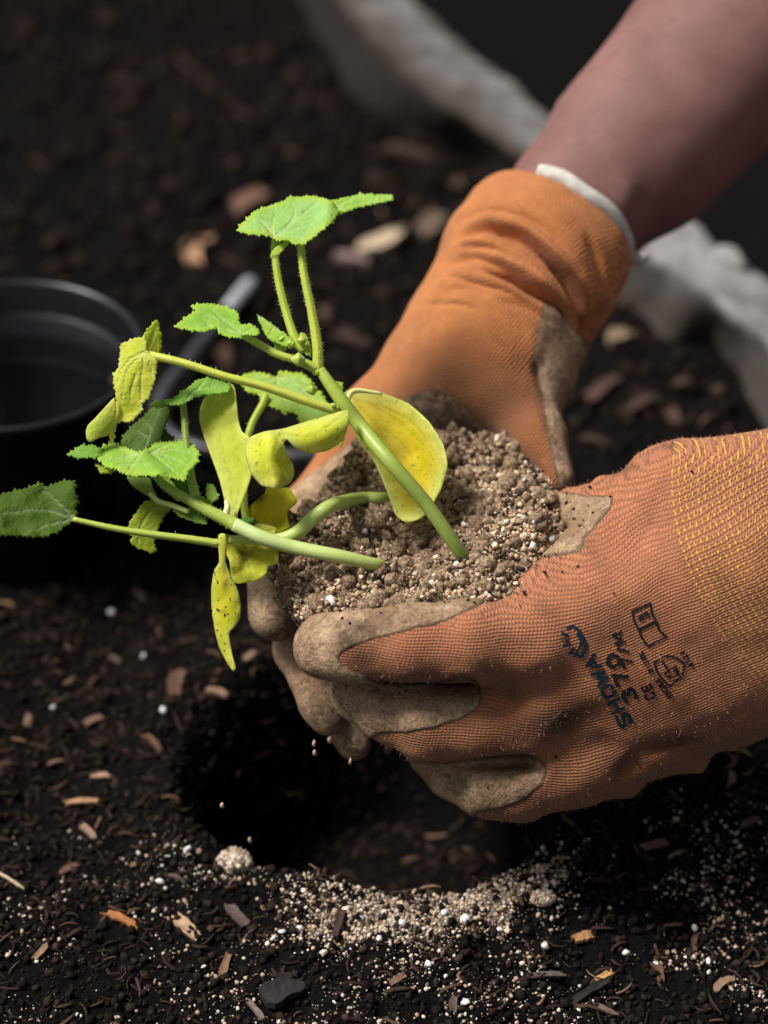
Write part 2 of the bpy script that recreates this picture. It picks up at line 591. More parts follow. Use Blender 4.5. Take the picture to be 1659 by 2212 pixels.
M = dict(
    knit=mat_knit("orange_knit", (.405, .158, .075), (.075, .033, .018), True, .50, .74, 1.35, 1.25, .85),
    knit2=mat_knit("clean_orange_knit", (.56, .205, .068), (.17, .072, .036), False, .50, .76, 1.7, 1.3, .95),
    coat=mat_coating('latex_coating', 1.4), coat2=mat_coating('pale_latex_coating', 1.75), soil=mat_soil(), grain=mat_grain(), ball=mat_rootball(), leaf=mat_leaf(), stem=mat_stem(),
    skin=mat_skin(), ink=mat_ink("black_ink", (.012, .012, .014)), blue=mat_ink("blue_ink", (.009, .02, .032)),
    plastic=mat_plastic(),
    fuzz=mat_simple('orange_fibre', (.45, .2, .11), (.55, .27, .16), 300, .9, 0, .001, .1),
    trim=mat_simple("white_elastic", (.42, .39, .34), (.60, .57, .52), 200, .9),
    cloth=mat_cloth(),
    collar=mat_simple('pale_plastic', (.26, .265, .29), (.36, .37, .40), 60, .35, .1, .001, .5),
    hair=mat_simple("pale_plant_hair", (.62, .66, .40), (.7, .74, .5), 300, .6, 0, .001),
    wood=mat_grain("wood_fibre", .85, .08), crumb=mat_grain("compost_crumb", .95, .03), yellow=mat_simple("yellow_thread", (.75, .6, .04), (.8, .66, .08), 500, .8),
    rod=mat_simple("grey_plastic_rod", (.028, .028, .033), (.05, .05, .058), 60, .35, .1, .001, .5),
    far=mat_simple("shaded_paving", (.006, .006, .006), (.010, .010, .010), 30, .95, .4, .004, .05),
)
# ------------------------------------------------------------------ ground with the planting hole
EDGE = np.array([[-.33, 1.30], [-.16, .95], [-.045, .72], [.012, .56], [.055, .485], [.115, .385], [.160, .325], [.195, .27], [.26, .15], [.34, 0.0], [.45, -.3], [.6, -1.0]])

def edge_dist(x, y):
    """signed distance to the bed's rim in plan, positive outside"""
    P = np.stack([x, y], 1)
    d, _ = seg_dist(P, EDGE)
    xe = np.interp(-y, -EDGE[:, 1], EDGE[:, 0])
    return np.where(x > xe, d, -d)

HC = np.array([0.0, 0.006])

def soil_height(x, y, fine=True):
    x = np.asarray(x, float); y = np.asarray(y, float)
    P = np.stack([x, y, np.zeros_like(x)], 1)
    z = .010 * vnoise(P, .13, 1) + .0055 * vnoise(P, .042, 2)
    if fine:
        z = z + .0032 * vnoise(P, .015, 3) + .0016 * vnoise(P, .006, 4) + .0008 * vnoise(P, .003, 5)
    dx, dy = x - HC[0], y - HC[1]
    ang = np.arctan2(dy, dx)
    rr = np.hypot(dx / .086, dy / .083) + .07 * np.sin(3 * ang + 1) + .05 * vnoise(P, .03, 6)
    hole = 1 - smooth01(rr, .55, 1.0)
    z = z * (1 - .5 * hole) - .085 * hole
    rim = np.exp(-((rr - 1.13) / .14) ** 2)
    z = z + .009 * rim * (0.6 + .4 * vnoise(P, .03, 7))
    out = smooth01(edge_dist(x, y), .05, .075)
    return z * (1 - out) - .32 * out

# pale sand grains: dense along the near rim of the hole, thinner around it
def sand_density(x, y):
    dx, dy = x - HC[0], y - HC[1]
    rr = np.hypot(dx / .086, dy / .083)
    ang = np.arctan2(dy, dx)
    band = np.exp(-((rr - 1.17) / .14) ** 2) * smooth01(-dy, .035, .075) * smooth01(x, -.055, -.015) * smooth01(-x, -.085, -.045)
    leftc = np.exp(-(((x + .062) / .016) ** 2 + ((y + .062) / .012) ** 2))
    loose = .085 * smooth01(-y, .045, .09) * smooth01(x, -.085, -.02) + .05 * smooth01(-y, .02, .06)
    rightc = .16 * np.exp(-(((x - .128) / .022) ** 2 + ((y + .06) / .04) ** 2))
    P = np.stack([x, y, 0 * x], 1)
    patch = smooth01(vnoise(P, .017, 21) + .5 * vnoise(P, .006, 22), -.35, .45)
    return np.clip(1.5 * band * (.45 + .55 * patch) + .55 * leftc * patch + (loose + rightc) * patch, 0, 1) * (rr > .93)
def spaced(core_lo, core_hi, step, lo, hi, g=1.13):
    a = list(np.arange(core_lo, core_hi + step / 2, step))
    s = step; v = a[-1]; up = []
    while v < hi: s *= g; v += s; up.append(v)
    s = step; v = a[0]; dn = []
    while v > lo: s *= g; v -= s; dn.append(v)
    return np.array(dn[::-1] + a + up)

xs = spaced(-.19, .19, .0021, -30, 30)
ys = np.concatenate([spaced(-.175, .14, .0021, -30, .13), .14 + np.cumsum(np.minimum(.0021 * 1.03 ** np.arange(1, 160), .0055))])
ys = np.unique(np.round(ys, 6))
tail = []; s_, v_ = .0055, ys[-1]
while v_ < 30: s_ *= 1.13; v_ += s_; tail.append(v_)
ys = np.concatenate([ys, tail])
GX, GY = np.meshgrid(xs, ys, indexing='ij')
gz = soil_height(GX.ravel(), GY.ravel())
farfade = smooth01(np.hypot(GX.ravel(), GY.ravel()), 2.0, 5.0)
V = np.stack([GX.ravel(), GY.ravel(), gz * (1 - farfade) - .32 * farfade], 1)
nx_, ny_ = len(xs), len(ys)
I = (np.arange(nx_ - 1)[:, None] * ny_ + np.arange(ny_ - 1)[None, :]).ravel()
F = np.stack([I, I + ny_, I + ny_ + 1, I + 1], 1)
add("ground", V, F, M['soil'], attrs={'sand': np.clip(sand_density(V[:, 0], V[:, 1]) * 1.25 - .12, 0, 1)}, kind="structure", label="dark crumbly garden soil with a dug planting hole")

# ------------------------------------------------------------------ lumps for crumbs, grains, chips
def icosa():
    t = (1 + 5 ** .5) / 2
    v = np.array([(-1, t, 0), (1, t, 0), (-1, -t, 0), (1, -t, 0), (0, -1, t), (0, 1, t), (0, -1, -t), (0, 1, -t), (t, 0, -1), (t, 0, 1), (-t, 0, -1), (-t, 0, 1)], float)
    v /= np.linalg.norm(v[0])
    f = np.array([(0, 11, 5), (0, 5, 1), (0, 1, 7), (0, 7, 10), (0, 10, 11), (1, 5, 9), (5, 11, 4), (11, 10, 2), (10, 7, 6), (7, 1, 8), (3, 9, 4), (3, 4, 2), (3, 2, 6), (3, 6, 8), (3, 8, 9), (4, 9, 5), (2, 4, 11), (6, 2, 10), (8, 6, 7), (9, 8, 1)])
    return v, f
ICO_V, ICO_F = icosa()
VARS = [ICO_V * RNG.uniform(.65, 1.25, (12, 1)) for _ in range(14)]

def rand_rot(n):
    q = RNG.normal(size=(n, 4)); q /= np.linalg.norm(q, axis=1)[:, None]
    w, x, y, z = q.T
    return np.stack([np.stack([1 - 2 * (y * y + z * z), 2 * (x * y - z * w), 2 * (x * z + y * w)], 1),
                     np.stack([2 * (x * y + z * w), 1 - 2 * (x * x + z * z), 2 * (y * z - x * w)], 1),
                     np.stack([2 * (x * z - y * w), 2 * (y * z + x * w), 1 - 2 * (x * x + y * y)], 1)], 1)

def lumps(P, size, tints, stretch=None):
    n = len(P)
    base = np.stack(VARS)[RNG.integers(0, len(VARS), n)] * np.asarray(size)[:, None, None]
    st = RNG.uniform(.7, 1.25, (n, 1, 3)) if stretch is None else stretch
    base = base * st
    R = rand_rot(n)
    V = np.einsum('nij,nkj->nki', R, base) + P[:, None, :]
    F = (ICO_F[None] + (np.arange(n) * 12)[:, None, None]).reshape(-1, 3)
    C = np.repeat(np.concatenate([tints, np.ones((n, 1))], 1), 12, axis=0)
    return V.reshape(-1, 3), F, C

def pick(palette, weights, n, jit=.25):
    c = np.array(palette)[RNG.choice(len(palette), n, p=np.array(weights) / np.sum(weights))]
    return np.clip(c * RNG.uniform(1 - jit, 1 + jit, (n, 1)), 0, .9)

DARK = [(.006, .0055, .0053), (.012, .0095, .0085), (.024, .0155, .0125), (.046, .029, .022)]
SAND = [(.52, .40, .29), (.66, .56, .45), (.36, .25, .17), (.74, .71, .66), (.16, .11, .08)]

def ground_pts(n, x0, x1, y0, y1, lift=.0):
    x = RNG.uniform(x0, x1, n); y = RNG.uniform(y0, y1, n)
    keep = edge_dist(x, y) < .02
    x, y = x[keep], y[keep]
    return np.stack([x, y, soil_height(x, y) + lift], 1)

# dark crumbs, close and far
P = np.vstack([ground_pts(15000, -.19, .19, -.17, .12), ground_pts(6000, -.26, .30, .12, .75)])
n = len(P)
far = smooth01(P[:, 1], .1, .4)
size = (.0005 + .0018 * RNG.random(n) ** 3) * (1 + 1.6 * far)
P[:, 2] += size * .25
Vc, Fc, Cc = lumps(P, size, pick(DARK, [6, 4, 2, .6], n))
add("soil_crumbs", Vc, Fc, M['crumb'], attrs={'tint': Cc}, smooth=False, kind="stuff", label="small dark crumbs of loose compost scattered over the soil")

x = RNG.uniform(-.18, .18, 190000); y = RNG.uniform(-.17, .05, 190000)
k = RNG.random(len(x)) < sand_density(x, y) * .85
x, y = x[k], y[k]
n = len(x)
size = .00024 + .00085 * RNG.random(n) ** 4 + .0006 * (RNG.random(n) < .02)
P = np.stack([x, y, soil_height(x, y) + size * .3 + .0006 * RNG.random(n)], 1)
Vc, Fc, Cc = lumps(P, size, pick(SAND, [5, 2.4, 3.4, .7, 1.6], n))
add("sand_grains", Vc, Fc, M['grain'], attrs={'tint': Cc}, smooth=False, kind="stuff", label="pale sand grains spilled along the near rim of the hole")

def splinter(P, L, Wd, T, yaw, tilt):
    """thin irregular wood fibre: a bent six-sided sliver"""
    n = len(P)
    t = np.array([-1, -.35, .4, 1.0]); w = np.array([.75, 1, .9, .55])
    V = np.zeros((n, 16, 3))
    bend = RNG.normal(0, .18, n)
    for i in range(4):
        for j, (a, b) in enumerate(((-1, -1), (1, -1), (1, 1), (-1, 1))):
            V[:, i * 4 + j, 0] = t[i] * L / 2
            V[:, i * 4 + j, 1] = a * w[i] * Wd / 2 * RNG.uniform(.7, 1.2, n) + bend * L * (t[i] ** 2 - .4)
            V[:, i * 4 + j, 2] = b * w[i] * T / 2
    c, s = np.cos(tilt), np.sin(tilt)
    X = V[:, :, 0] * c[:, None] - V[:, :, 2] * s[:, None]; Zz = V[:, :, 0] * s[:, None] + V[:, :, 2] * c[:, None]
    c, s = np.cos(yaw), np.sin(yaw)
    V = np.stack([X * c[:, None] - V[:, :, 1] * s[:, None], X * s[:, None] + V[:, :, 1] * c[:, None], Zz], 2) + P[:, None, :]
    f = [(0, 1, 2, 3), (12, 15, 14, 13)]
    for i in range(3):
        for j in range(4):
            k = (j + 1) % 4
            f.append((i * 4 + j, (i + 1) * 4 + j, (i + 1) * 4 + k, i * 4 + k))
    F = (np.array(f)[None] + (np.arange(n) * 16)[:, None, None]).reshape(-1, 4)
    return V.reshape(-1, 3), F

WOODC = [(.016, .010, .008), (.035, .021, .015), (.075, .042, .029), (.16, .095, .06)]
P = np.vstack([ground_pts(1500, -.19, .19, -.17, .12, .0010), ground_pts(260, -.26, .30, .12, .75, .002)])
n = len(P); far = smooth01(P[:, 1], .1, .4)
L = RNG.uniform(.003, .011, n) * (1 + far)
Vs, Fs = splinter(P, L, L * RNG.uniform(.05, .2, n), L * .08, RNG.uniform(0, 2 * pi, n), RNG.normal(0, .22, n))
Cs = np.repeat(np.concatenate([pick(WOODC, [4, 4, 2, .7], n), np.ones((n, 1))], 1), 16, axis=0)
add("wood_fibres", Vs, Fs, M['wood'], attrs={'tint': Cs}, smooth=False, kind="stuff", label="thin dark shreds of wood fibre mixed into the soil")

# single chips and stones one can pick out (photo units of where they lie, length mm, width mm, turn in degrees on the ground, colour)
def on_ground(u, v):
    p = G(float(u), float(v), 0.0)
    for _ in range(4):
        z = soil_height(np.array([p[0]]), np.array([p[1]]))[0]
        p = G(float(u), float(v), z)
    return p

def chip(name, u, v, L, Wd, T, yaw, tint, label, cat, group=None, curl=0.0, sharp=.18):
    """a wood chip: curled slab with split, uneven ends"""
    p = on_ground(u, v)
    L, Wd, T = L * .001, Wd * .001, T * .001
    nu, nv = 9, 4
    A = np.linspace(-1, 1, nu); B = np.linspace(-1, 1, nv)
    top = []
    e0, e1 = RNG.uniform(-.9, .5, nv), RNG.uniform(-.5, .9, nv)
    for i, a in enumerate(A):
        wid = (1 - sharp * abs(a) ** 2.5) * RNG.uniform(.82, 1.12)
        for j, b in enumerate(B):
            xx = a * L / 2 + (e0[j] if i == 0 else e1[j] if i == nu - 1 else 0) * L * .18
            yy = b * wid * Wd / 2 + curl * L * (a * a - .3)
            top.append((xx, yy, .12 * L * (1 - a * a) * .5 + RNG.uniform(-.12, .12) * T + abs(b) * .15 * Wd))
    top = np.array(top); bot = top - np.array([0, 0, T])
    c, s = math.cos(rad(yaw)), math.sin(rad(yaw))
    R = np.array([[c, -s, 0], [s, c, 0], [0, 0, 1]])
    V = np.vstack([top, bot]) @ R.T
    V[:, 2] += .0006 - V[:, 2].min() - T * .3
    n = nu * nv
    F = []
    for i in range(nu - 1):
        for j in range(nv - 1):
            q = (i * nv + j, (i + 1) * nv + j, (i + 1) * nv + j + 1, i * nv + j + 1)
            F.append(q); F.append(tuple(x + n for x in q[::-1]))
    for i in range(nu - 1):
        F.append((i * nv, i * nv + n, (i + 1) * nv + n, (i + 1) * nv))
        F.append(((i + 1) * nv - 1, (i + 2) * nv - 1, (i + 2) * nv - 1 + n, (i + 1) * nv - 1 + n))
    for j in range(nv - 1):
        F.append((j, j + 1, j + 1 + n, j + n))
        e = (nu - 1) * nv
        F.append((e + j, e + j + n, e + j + 1 + n, e + j + 1))
    tv = np.array(tint)[None] * RNG.uniform(.75, 1.2, (2 * n, 1))
    return add(name, V + p, F, M['wood'], attrs={'tint': np.concatenate([tv, np.ones((2 * n, 1))], 1)}, origin=p, smooth=False,
               label=label, cat=cat, group=group)

PALE, TAN, BRN, RUST, GREY = (.46, .31, .19), (.34, .20, .115), (.11, .062, .042), (.36, .15, .055), (.12, .11, .115)
chip("wood_chip", 402, 2010, 14, 5.2, 1.6, -52, (.42, .27, .165), "broad pale split wood chip lying left of the sandy rim", "wood chip", sharp=.25)
chip("wood_chip", 258, 1990, 15, 3.6, 1.2, -30, RUST, "narrow rust orange wood chip half buried in dark soil", "wood chip")
chip("wood_chip", 505, 1975, 15, 4.5, 1.2, -60, (.10, .07, .065), "curled grey brown bark strip beside the sandy clod", "bark strip", curl=.10)
chip("wood_chip", 180, 1738, 14, 2.6, 1.2, 3, (.40, .22, .12), "long thin tan splinter lying flat on dark soil", "splinter")
chip("wood_chip", 190, 1800, 9, 3, 1, -50, (.28, .18, .13), "short brown splinter below the long tan splinter", "splinter")
chip("wood_chip", 218, 1680, 7, 3, 1, 2, (.42, .27, .18), "small pale chip above the long tan splinter", "wood chip")
chip("wood_chip", 487, 2090, 11, 3.2, 1, 80, (.22, .12, .07), "upright brown chip with a frayed end near white grit", "wood chip")
chip("wood_chip", 735, 1990, 16, 3.4, 1.6, 78, (.05, .03, .025), "dark twig stub lying across the pale sand", "twig")
chip("wood_chip", 420, 552, 25, 11, 4, 80, (.40, .23, .13), "curved tan bark chip lying beyond the black pot", "bark chip", curl=-.22)
chip("wood_chip", 835, 528, 30, 11, 4, 50, (.52, .40, .27), "large pale curved bark chip in front of the far glove", "bark chip", curl=.2)
chip("wood_chip", 770, 570, 22, 8, 3, -18, (.20, .14, .13), "flat grey brown chip next to the pale curved chip", "bark chip", curl=.05)
chip("wood_chip", 540, 443, 22, 12, 4, 48, (.17, .095, .066), "reddish brown bark lump behind the topmost leaf", "bark chip")
chip("wood_chip", 932, 497, 20, 14, 5, 65, (.13, .092, .07), "brown rounded chip close to the orange cuff", "bark chip")
chip("wood_chip", 1338, 735, 11, 9, 4, 30, (.24, .17, .11), "small brown nugget between the far glove and the grey fabric", "bark chip")
chip("wood_chip", 1300, 850, 24, 8, 3, 52, (.075, .042, .037), "reddish chip on the soil right of the far glove", "bark chip")
chip("wood_chip", 1385, 880, 18, 7, 3, 40, (.055, .032, .028), "dim brown chip right of the reddish chip", "bark chip")
chip("wood_chip", 1180, 2112, 13, 2.6, 1, 4, (.10, .075, .07), "long grey splinter lying in sandy soil below the hole", "splinter")
chip("wood_chip", 1262, 2030, 8, 4.5, 1.5, 20, (.34, .18, .085), "orange brown chip next to a white stone", "wood chip")
chip("wood_chip", 1300, 2118, 9, 3, 1.2, 38, (.48, .28, .10), "bright orange sliver beside a black twig", "splinter")
chip("wood_chip", 1275, 2150, 19, 3.6, 2.4, 38, (.022, .02, .02), "straight black twig under the bright orange sliver", "twig")
chip("wood_chip", 1300, 2185, 12, 2.6, 1, -28, (.13, .08, .065), "brown splinter below the straight black twig", "splinter")
chip("wood_chip", 612, 2150, 16, 12, 3, 35, (.022, .021, .023), "broad black bark flake in the near soil", "bark flake")
chip("wood_chip", 20, 1905, 13, 1.2, .8, -38, (.5, .4, .26), "pale straw lying on dark soil", "straw")
chip("wood_chip", 550, 2185, 12, 2.4, 1, -55, (.17, .12, .11), "grey brown splinter beside the black bark flake", "splinter")
many = [(120, 1650, 6), (330, 1610, 12), (470, 1500, 9), (250, 1430, 8), (60, 1560, 7), (380, 1480, 14), (540, 1420, 7), (300, 1290, 9), (205, 1560, 9),
        (150, 1880, 7), (90, 2060, 8), (380, 1900, 11), (300, 1870, 7), (1480, 1640, 8), (1580, 1690, 9), (1620, 1780, 8), (1420, 1830, 12), (1500, 2040, 9),
        (1560, 2130, 9), (980, 2170, 8), (860, 2120, 7), (1420, 2100, 10), (700, 690, 18), (760, 740, 20), (480, 770, 20), 
        (960, 600, 14), (1450, 900, 14), (1290, 960, 14), (1480, 830, 14), (880, 340, 26), (980, 400, 22), (1020, 460, 16)]
for i, (u, v, L) in enumerate(many):
    farther = v < 1200
    tint = [(.055, .032, .024), (.05, .029, .024), (.07, .043, .033), (.04, .025, .021)][i % 4] if farther else [(.16, .095, .066), BRN, (.24, .15, .10), (.10, .07, .062)][i % 4]
    chip("bark_fragment", u, v, L, L * RNG.uniform(.22, .5), max(.8, L * .12), RNG.uniform(-90, 90), tint,
         ("dim reddish bark fragment on the blurred soil beyond the gloves" if farther else "small brown bark fragment on the soil left of the hole" if u < 620 else "small brown bark fragment on the soil right of or below the hole"),
         "bark fragment", "bark fragments beyond the gloves" if farther else "bark fragments left of the hole" if u < 620 else "bark fragments right of or below the hole", curl=RNG.uniform(-.1, .1))

def stone(name, u, v, mm, tint, label, cat, group=None, squash=.7):
    p = on_ground(u, v)
    Vv = VARS[RNG.integers(0, 14)] * np.array([1, RNG.uniform(.5, .85), squash * RNG.uniform(.7, 1.1)]) * mm * .0005 @ rand_rot(1)[0].T; F2 = ICO_F
    a = RNG.uniform(0, pi); c, s = math.cos(a), math.sin(a)
    Vv = Vv @ np.array([[c, -s, 0], [s, c, 0], [0, 0, 1]]).T
    Vv[:, 2] -= Vv[:, 2].min() * .7
    t = np.array(tint)[None] * RNG.uniform(.9, 1.08, (len(Vv), 1))
    return add(name, Vv + p, np.array(F2), M['grain'], attrs={'tint': np.concatenate([t, np.ones((len(Vv), 1))], 1)}, origin=p, smooth=False, label=label, cat=cat, group=group)

for (u, v, mm) in [(241, 1326, 4.5), (115, 1532, 4), (352, 1537, 4), (300, 1845, 3), (405, 1838, 4.5), (378, 1830, 3), (347, 1908, 4.6), (310, 1420, 3), (610, 2016, 4), (648, 2010, 5),
                   (1178, 2050, 5), (1352, 2062, 4), (1040, 1985, 5), (960, 1975, 4.5), (1005, 1990, 5), (930, 2010, 4), (820, 2030, 4), (760, 2050, 4), (1005, 2170, 5), (925, 2085, 4),
                   (1420, 2085, 4.5), (1530, 2080, 4), (1500, 2010, 4), (700, 2060, 4), (780, 1990, 3.5), (870, 2000, 4), (1080, 2012, 3.5), (590, 2030, 3), (440, 2090, 2.6)]:
    stone("white_stone", u, v, mm, (.70, .70, .69) if (u + v) % 3 else (.74, .66, .56), "small white grit stone on dark soil left of the hole" if u < 560 else "white grit stone lying in the pale sand at the hole's rim" if u < 1120 else "white grit stone on dark sandy soil right of the pale sand", "stone",
          "white stones left of the hole" if u < 560 else "white stones in the sand" if u < 1120 else "white stones right of the sand")
def clod(u, v, mm, label):
    """a clod: a knot of sand grains stuck together"""
    p = on_ground(u, v)
    n = int(40 * mm)
    q = RNG.normal(size=(n, 3)); q /= np.linalg.norm(q, axis=1)[:, None]
    r = (1 + .22 * vnoise(q, .55, int(u)))[:, None] * RNG.uniform(.82, 1.0, (n, 1))
    q = q * r * np.array([1, .8, .5]) * mm * .0005
    q[:, 2] += mm * .0002
    Vc, Fc, Cc = lumps(np.vstack([q, [[0, 0, mm * .0002]]]) + p, np.append(RNG.uniform(.0005, .0012, n), mm * .00033), pick(SAND, [5, 2.5, 3.5, 1, 1.5], n + 1))
    add("sandy_clod", Vc, Fc, M['grain'], attrs={'tint': Cc}, origin=p, smooth=False, label=label, cat="clod")
clod(505, 1872, 14, "pale sandy clod sitting on the left rim of the hole")
clod(1170, 1945, 9, "small sandy clod on the near rim below the hand")

# ------------------------------------------------------------------ grey fabric edging of the bed
cont = [(560, -120), (640, -20), (690, 90), (760, 210), (880, 290), (1000, 335), (1100, 420), (1220, 540), (1340, 650), (1400, 705), (1450, 752), (1530, 757), (1600, 830), (1659, 940), (1760, 1090), (1850, 1200)]
crest = [(640, -150), (720, -30), (790, 60), (870, 140), (960, 225), (1050, 290), (1150, 360), (1280, 455), (1410, 560), (1460, 590), (1510, 625), (1580, 680), (1640, 730), (1700, 780), (1800, 880), (1900, 980)]
outer = [(760, -150), (840, -50), (905, 25), (985, 90), (1080, 170), (1170, 250), (1260, 320), (1390, 410), (1500, 490), (1530, 520), (1560, 548), (1600, 575), (1659, 615), (1720, 660), (1820, 760), (1920, 860)]
na = 220
pc = catmull([G(u, v, 0.0) for u, v in cont], na)
pk = catmull([G(u, v, .045) for u, v in crest], na)
po = catmull([G(u, v, .038) for u, v in outer], na)
rows = [pc - np.array([0, 0, .03]), pc]
for t in np.linspace(.1, .9, 9): rows.append(pc * (1 - t) + pk * t + np.array([0, 0, .004 * math.sin(t * pi)]))
rows.append(pk + np.array([0, 0, .004]))
for t in np.linspace(.1, .9, 8): rows.append(pk * (1 - t) + po * t + np.array([0, 0, .0015 * math.sin(t * pi)]))
rows.append(po)
outw = po - pk; outw[:, 2] = 0; outw /= np.linalg.norm(outw, axis=1)[:, None]
for t, dz in ((.006, .008), (.010, .03), (.012, .10), (.014, .20), (.016, .33)): rows.append(po + outw * t - np.array([0, 0, dz]))
Vf = np.stack(rows, 1).reshape(-1, 3)
nr = len(rows)
wr = .0014 * vnoise(Vf, .06, 31) + .0022 * vnoise(Vf * np.array([1, 1, .4]), .018, 32) + .001 * vnoise(Vf, .006, 33)
Vf[:, 2] += wr; Vf[:, 0] += wr * .6
I = (np.arange(na - 1)[:, None] * nr + np.arange(nr - 1)[None, :]).ravel()
Ff = np.stack([I, I + 1, I + nr + 1, I + nr], 1)
fab = root("fabric_edging", pc[100] * np.array([1, 1, 0]), "crumpled grey fabric edging of the raised bed behind the hands", "bed edging")
stain_shade = np.tile(np.concatenate([[1.1, 1.05], np.linspace(1.0, .62, 9), [.35], np.linspace(.12, 0, 8), [.1], np.linspace(.3, 1, 5)]), na) + np.repeat(.75 * (1 - smooth01(np.arange(na), 50, 130)), nr) * np.tile(np.where(np.arange(nr) < 12, 1.0, .8), na)  # soil stain up the face, plus shade painted in towards the far left end
o = add("fabric_sheet", Vf, Ff, M['cloth'], fab, attrs={'stain_shade': stain_shade})
sm = o.modifiers.new("thick", 'SOLIDIFY'); sm.thickness = .002
cp = catmull([G(1535, 556, .042), G(1560, 553, .046), G(1585, 558, .047), G(1602, 574, .045), G(1606, 596, .040)], 30)
Vt, Ft, _ = tube(cp, [.003, .005, .005, .0045, .003], 10)
Vt += .0015 * vnoise(Vt, .008, 3)[:, None]
add("fold", Vt, Ft, M['cloth'], fab)

# ------------------------------------------------------------------ black nursery pot and grey hose
pr = G(18, 767, .098)
prof = [(.0001, -.103), (.040, -.103), (.0425, -.101), (.0515, -.024), (.0535, -.021), (.0575, -.0205), (.0592, -.003), (.0606, -.0018), (.0610, .0005), (.0600, .0022), (.0585, .0020),
        (.0572, .0002), (.0562, -.012), (.0548, -.0140), (.0528, -.0150), (.0512, -.034), (.0498, -.0355), (.0490, -.037), (.0412, -.095), (.0001, -.096)]
ns = 96
Pp = np.array([(r * math.cos(a), r * math.sin(a), z) for a in np.arange(ns) / ns * 2 * pi for r, z in prof])
npf = len(prof)
I = np.array([(i * npf + j, ((i + 1) % ns) * npf + j, ((i + 1) % ns) * npf + j + 1, i * npf + j + 1) for i in range(ns) for j in range(npf - 1)])
pb = np.array([pr[0], pr[1], pr[2] - .103])
pot = root("plant_pot", pb, "empty round black plastic nursery pot standing on the soil", "plant pot")
po_ = add("pot_wall", Pp + pr, I, M['plastic'], pot)
a = RNG.uniform(0, 2 * pi, 700); r = .041 * np.sqrt(RNG.random(700))
Pq = np.stack([pr[0] + r * np.cos(a), pr[1] + r * np.sin(a), pr[2] - .094 + .003 * RNG.random(700)], 1)
a = RNG.uniform(-.9, .9, 160); h = RNG.uniform(.03, .06, 160); r = .0500 - (h - .037) * .13
Pq = np.vstack([Pq, np.stack([pr[0] + r * np.cos(a), pr[1] + r * np.sin(a), pr[2] - h], 1)])
Vc, Fc, Cc = lumps(Pq, RNG.uniform(.0006, .0022, len(Pq)), pick(DARK + [(.13, .10, .085)], [3, 4, 3, 1, 1], len(Pq)))
add("soil_residue", Vc, Fc, M['crumb'], pot, attrs={'tint': Cc}, smooth=False, kind="stuff")

hp = [(538, 598), (470, 680), (405, 762), (352, 830), (340, 880), (375, 925), (440, 952), (560, 968), (650, 972), (760, 960)]
hpath = catmull([G(u, v, .009) for u, v in hp], 90)
hpath[:, 2] = np.maximum(soil_height(hpath[:, 0], hpath[:, 1], False) + .003, .004)
hose = root("irrigation_hose", hpath[0] * np.array([1, 1, 0]), "thin grey hose with an open end curving over the soil by the pot", "hose")
Vt, Ft, _ = tube(hpath, .0036, 16)
add("tube", Vt, Ft, M['rod'], hose)
Vt, Ft, _ = tube(np.array([hpath[0] + (hpath[0] - hpath[3]) * .2, hpath[0], hpath[3], hpath[7]]), [.0036, .0044, .0044, .0040], 16)
add("end_collar", Vt, Ft, M['collar'], hose)
# ------------------------------------------------------------------ the person: gloved hands, bare forearm
person = root("person", W(1180, 1350, -2) * np.array([1, 1, 0]), "person in worn orange gardening gloves lifting the root ball over the hole", "person")
PB = FOC  # helper

def knit_coords(V, pivot, dir_a, dir_b, w):
    """stitch rows along dir_a near the fingers turning to dir_b at the cuff; mm"""
    u, v, d = proj(V)
    k = PX * 1000
    out = []
    x = (u - pivot[0]) * k; y = (v - pivot[1]) * k
    res = []
    for dr in (dir_a, dir_b):
        dr = np.array(dr, float); dr /= np.linalg.norm(dr)
        res.append((x * dr[0] + y * dr[1], -x * dr[1] + y * dr[0]))
    s = res[0][0] * (1 - w) + res[1][0] * w
    t = res[0][1] * (1 - w) + res[1][1] * w
    return np.stack([s, t - d * 5, np.zeros_like(s)], 1)

def sculpt(V, F, lines, face=.05):
    """press folds (negative) or raise ridges (positive) along photo polylines on the side that faces the viewer"""
    Nn = vnormals(V, F)
    u, v, d = proj(V)
    P = np.stack([u, v], 1)
    fac = smooth01(Nn @ BACK, -.25, face + .2)
    disp = np.zeros(len(V))
    for pts, amp, wid in lines:
        pts = catmull(np.array(pts, float), 24)
        dd, par = seg_dist(P, [tuple(p) for p in pts])
        taper = np.sin(np.clip(par, 0.02, .98) * pi) ** .6
        disp += amp * .001 * np.exp(-(dd / wid) ** 2) * taper
    return V + Nn * (disp * fac)[:, None]

def coating_shell(V, F, sd, Nn, thick=.0007, reach=.0025):
    """faces where the latex lies, as a skin of its own that dives under the knit at its border"""
    keep = (sd[F] > -reach).all(1)
    used = np.unique(F[keep])
    remap = np.full(len(V), -1); remap[used] = np.arange(len(used))
    off = np.clip(sd / .0009, -1.6, 1.0) * thick
    off = np.where(sd > 0, thick * (1 - (1 - np.clip(sd / .0010, 0, 1)) ** 2), off)
    return (V + Nn * off[:, None])[used], remap[F[keep]], used

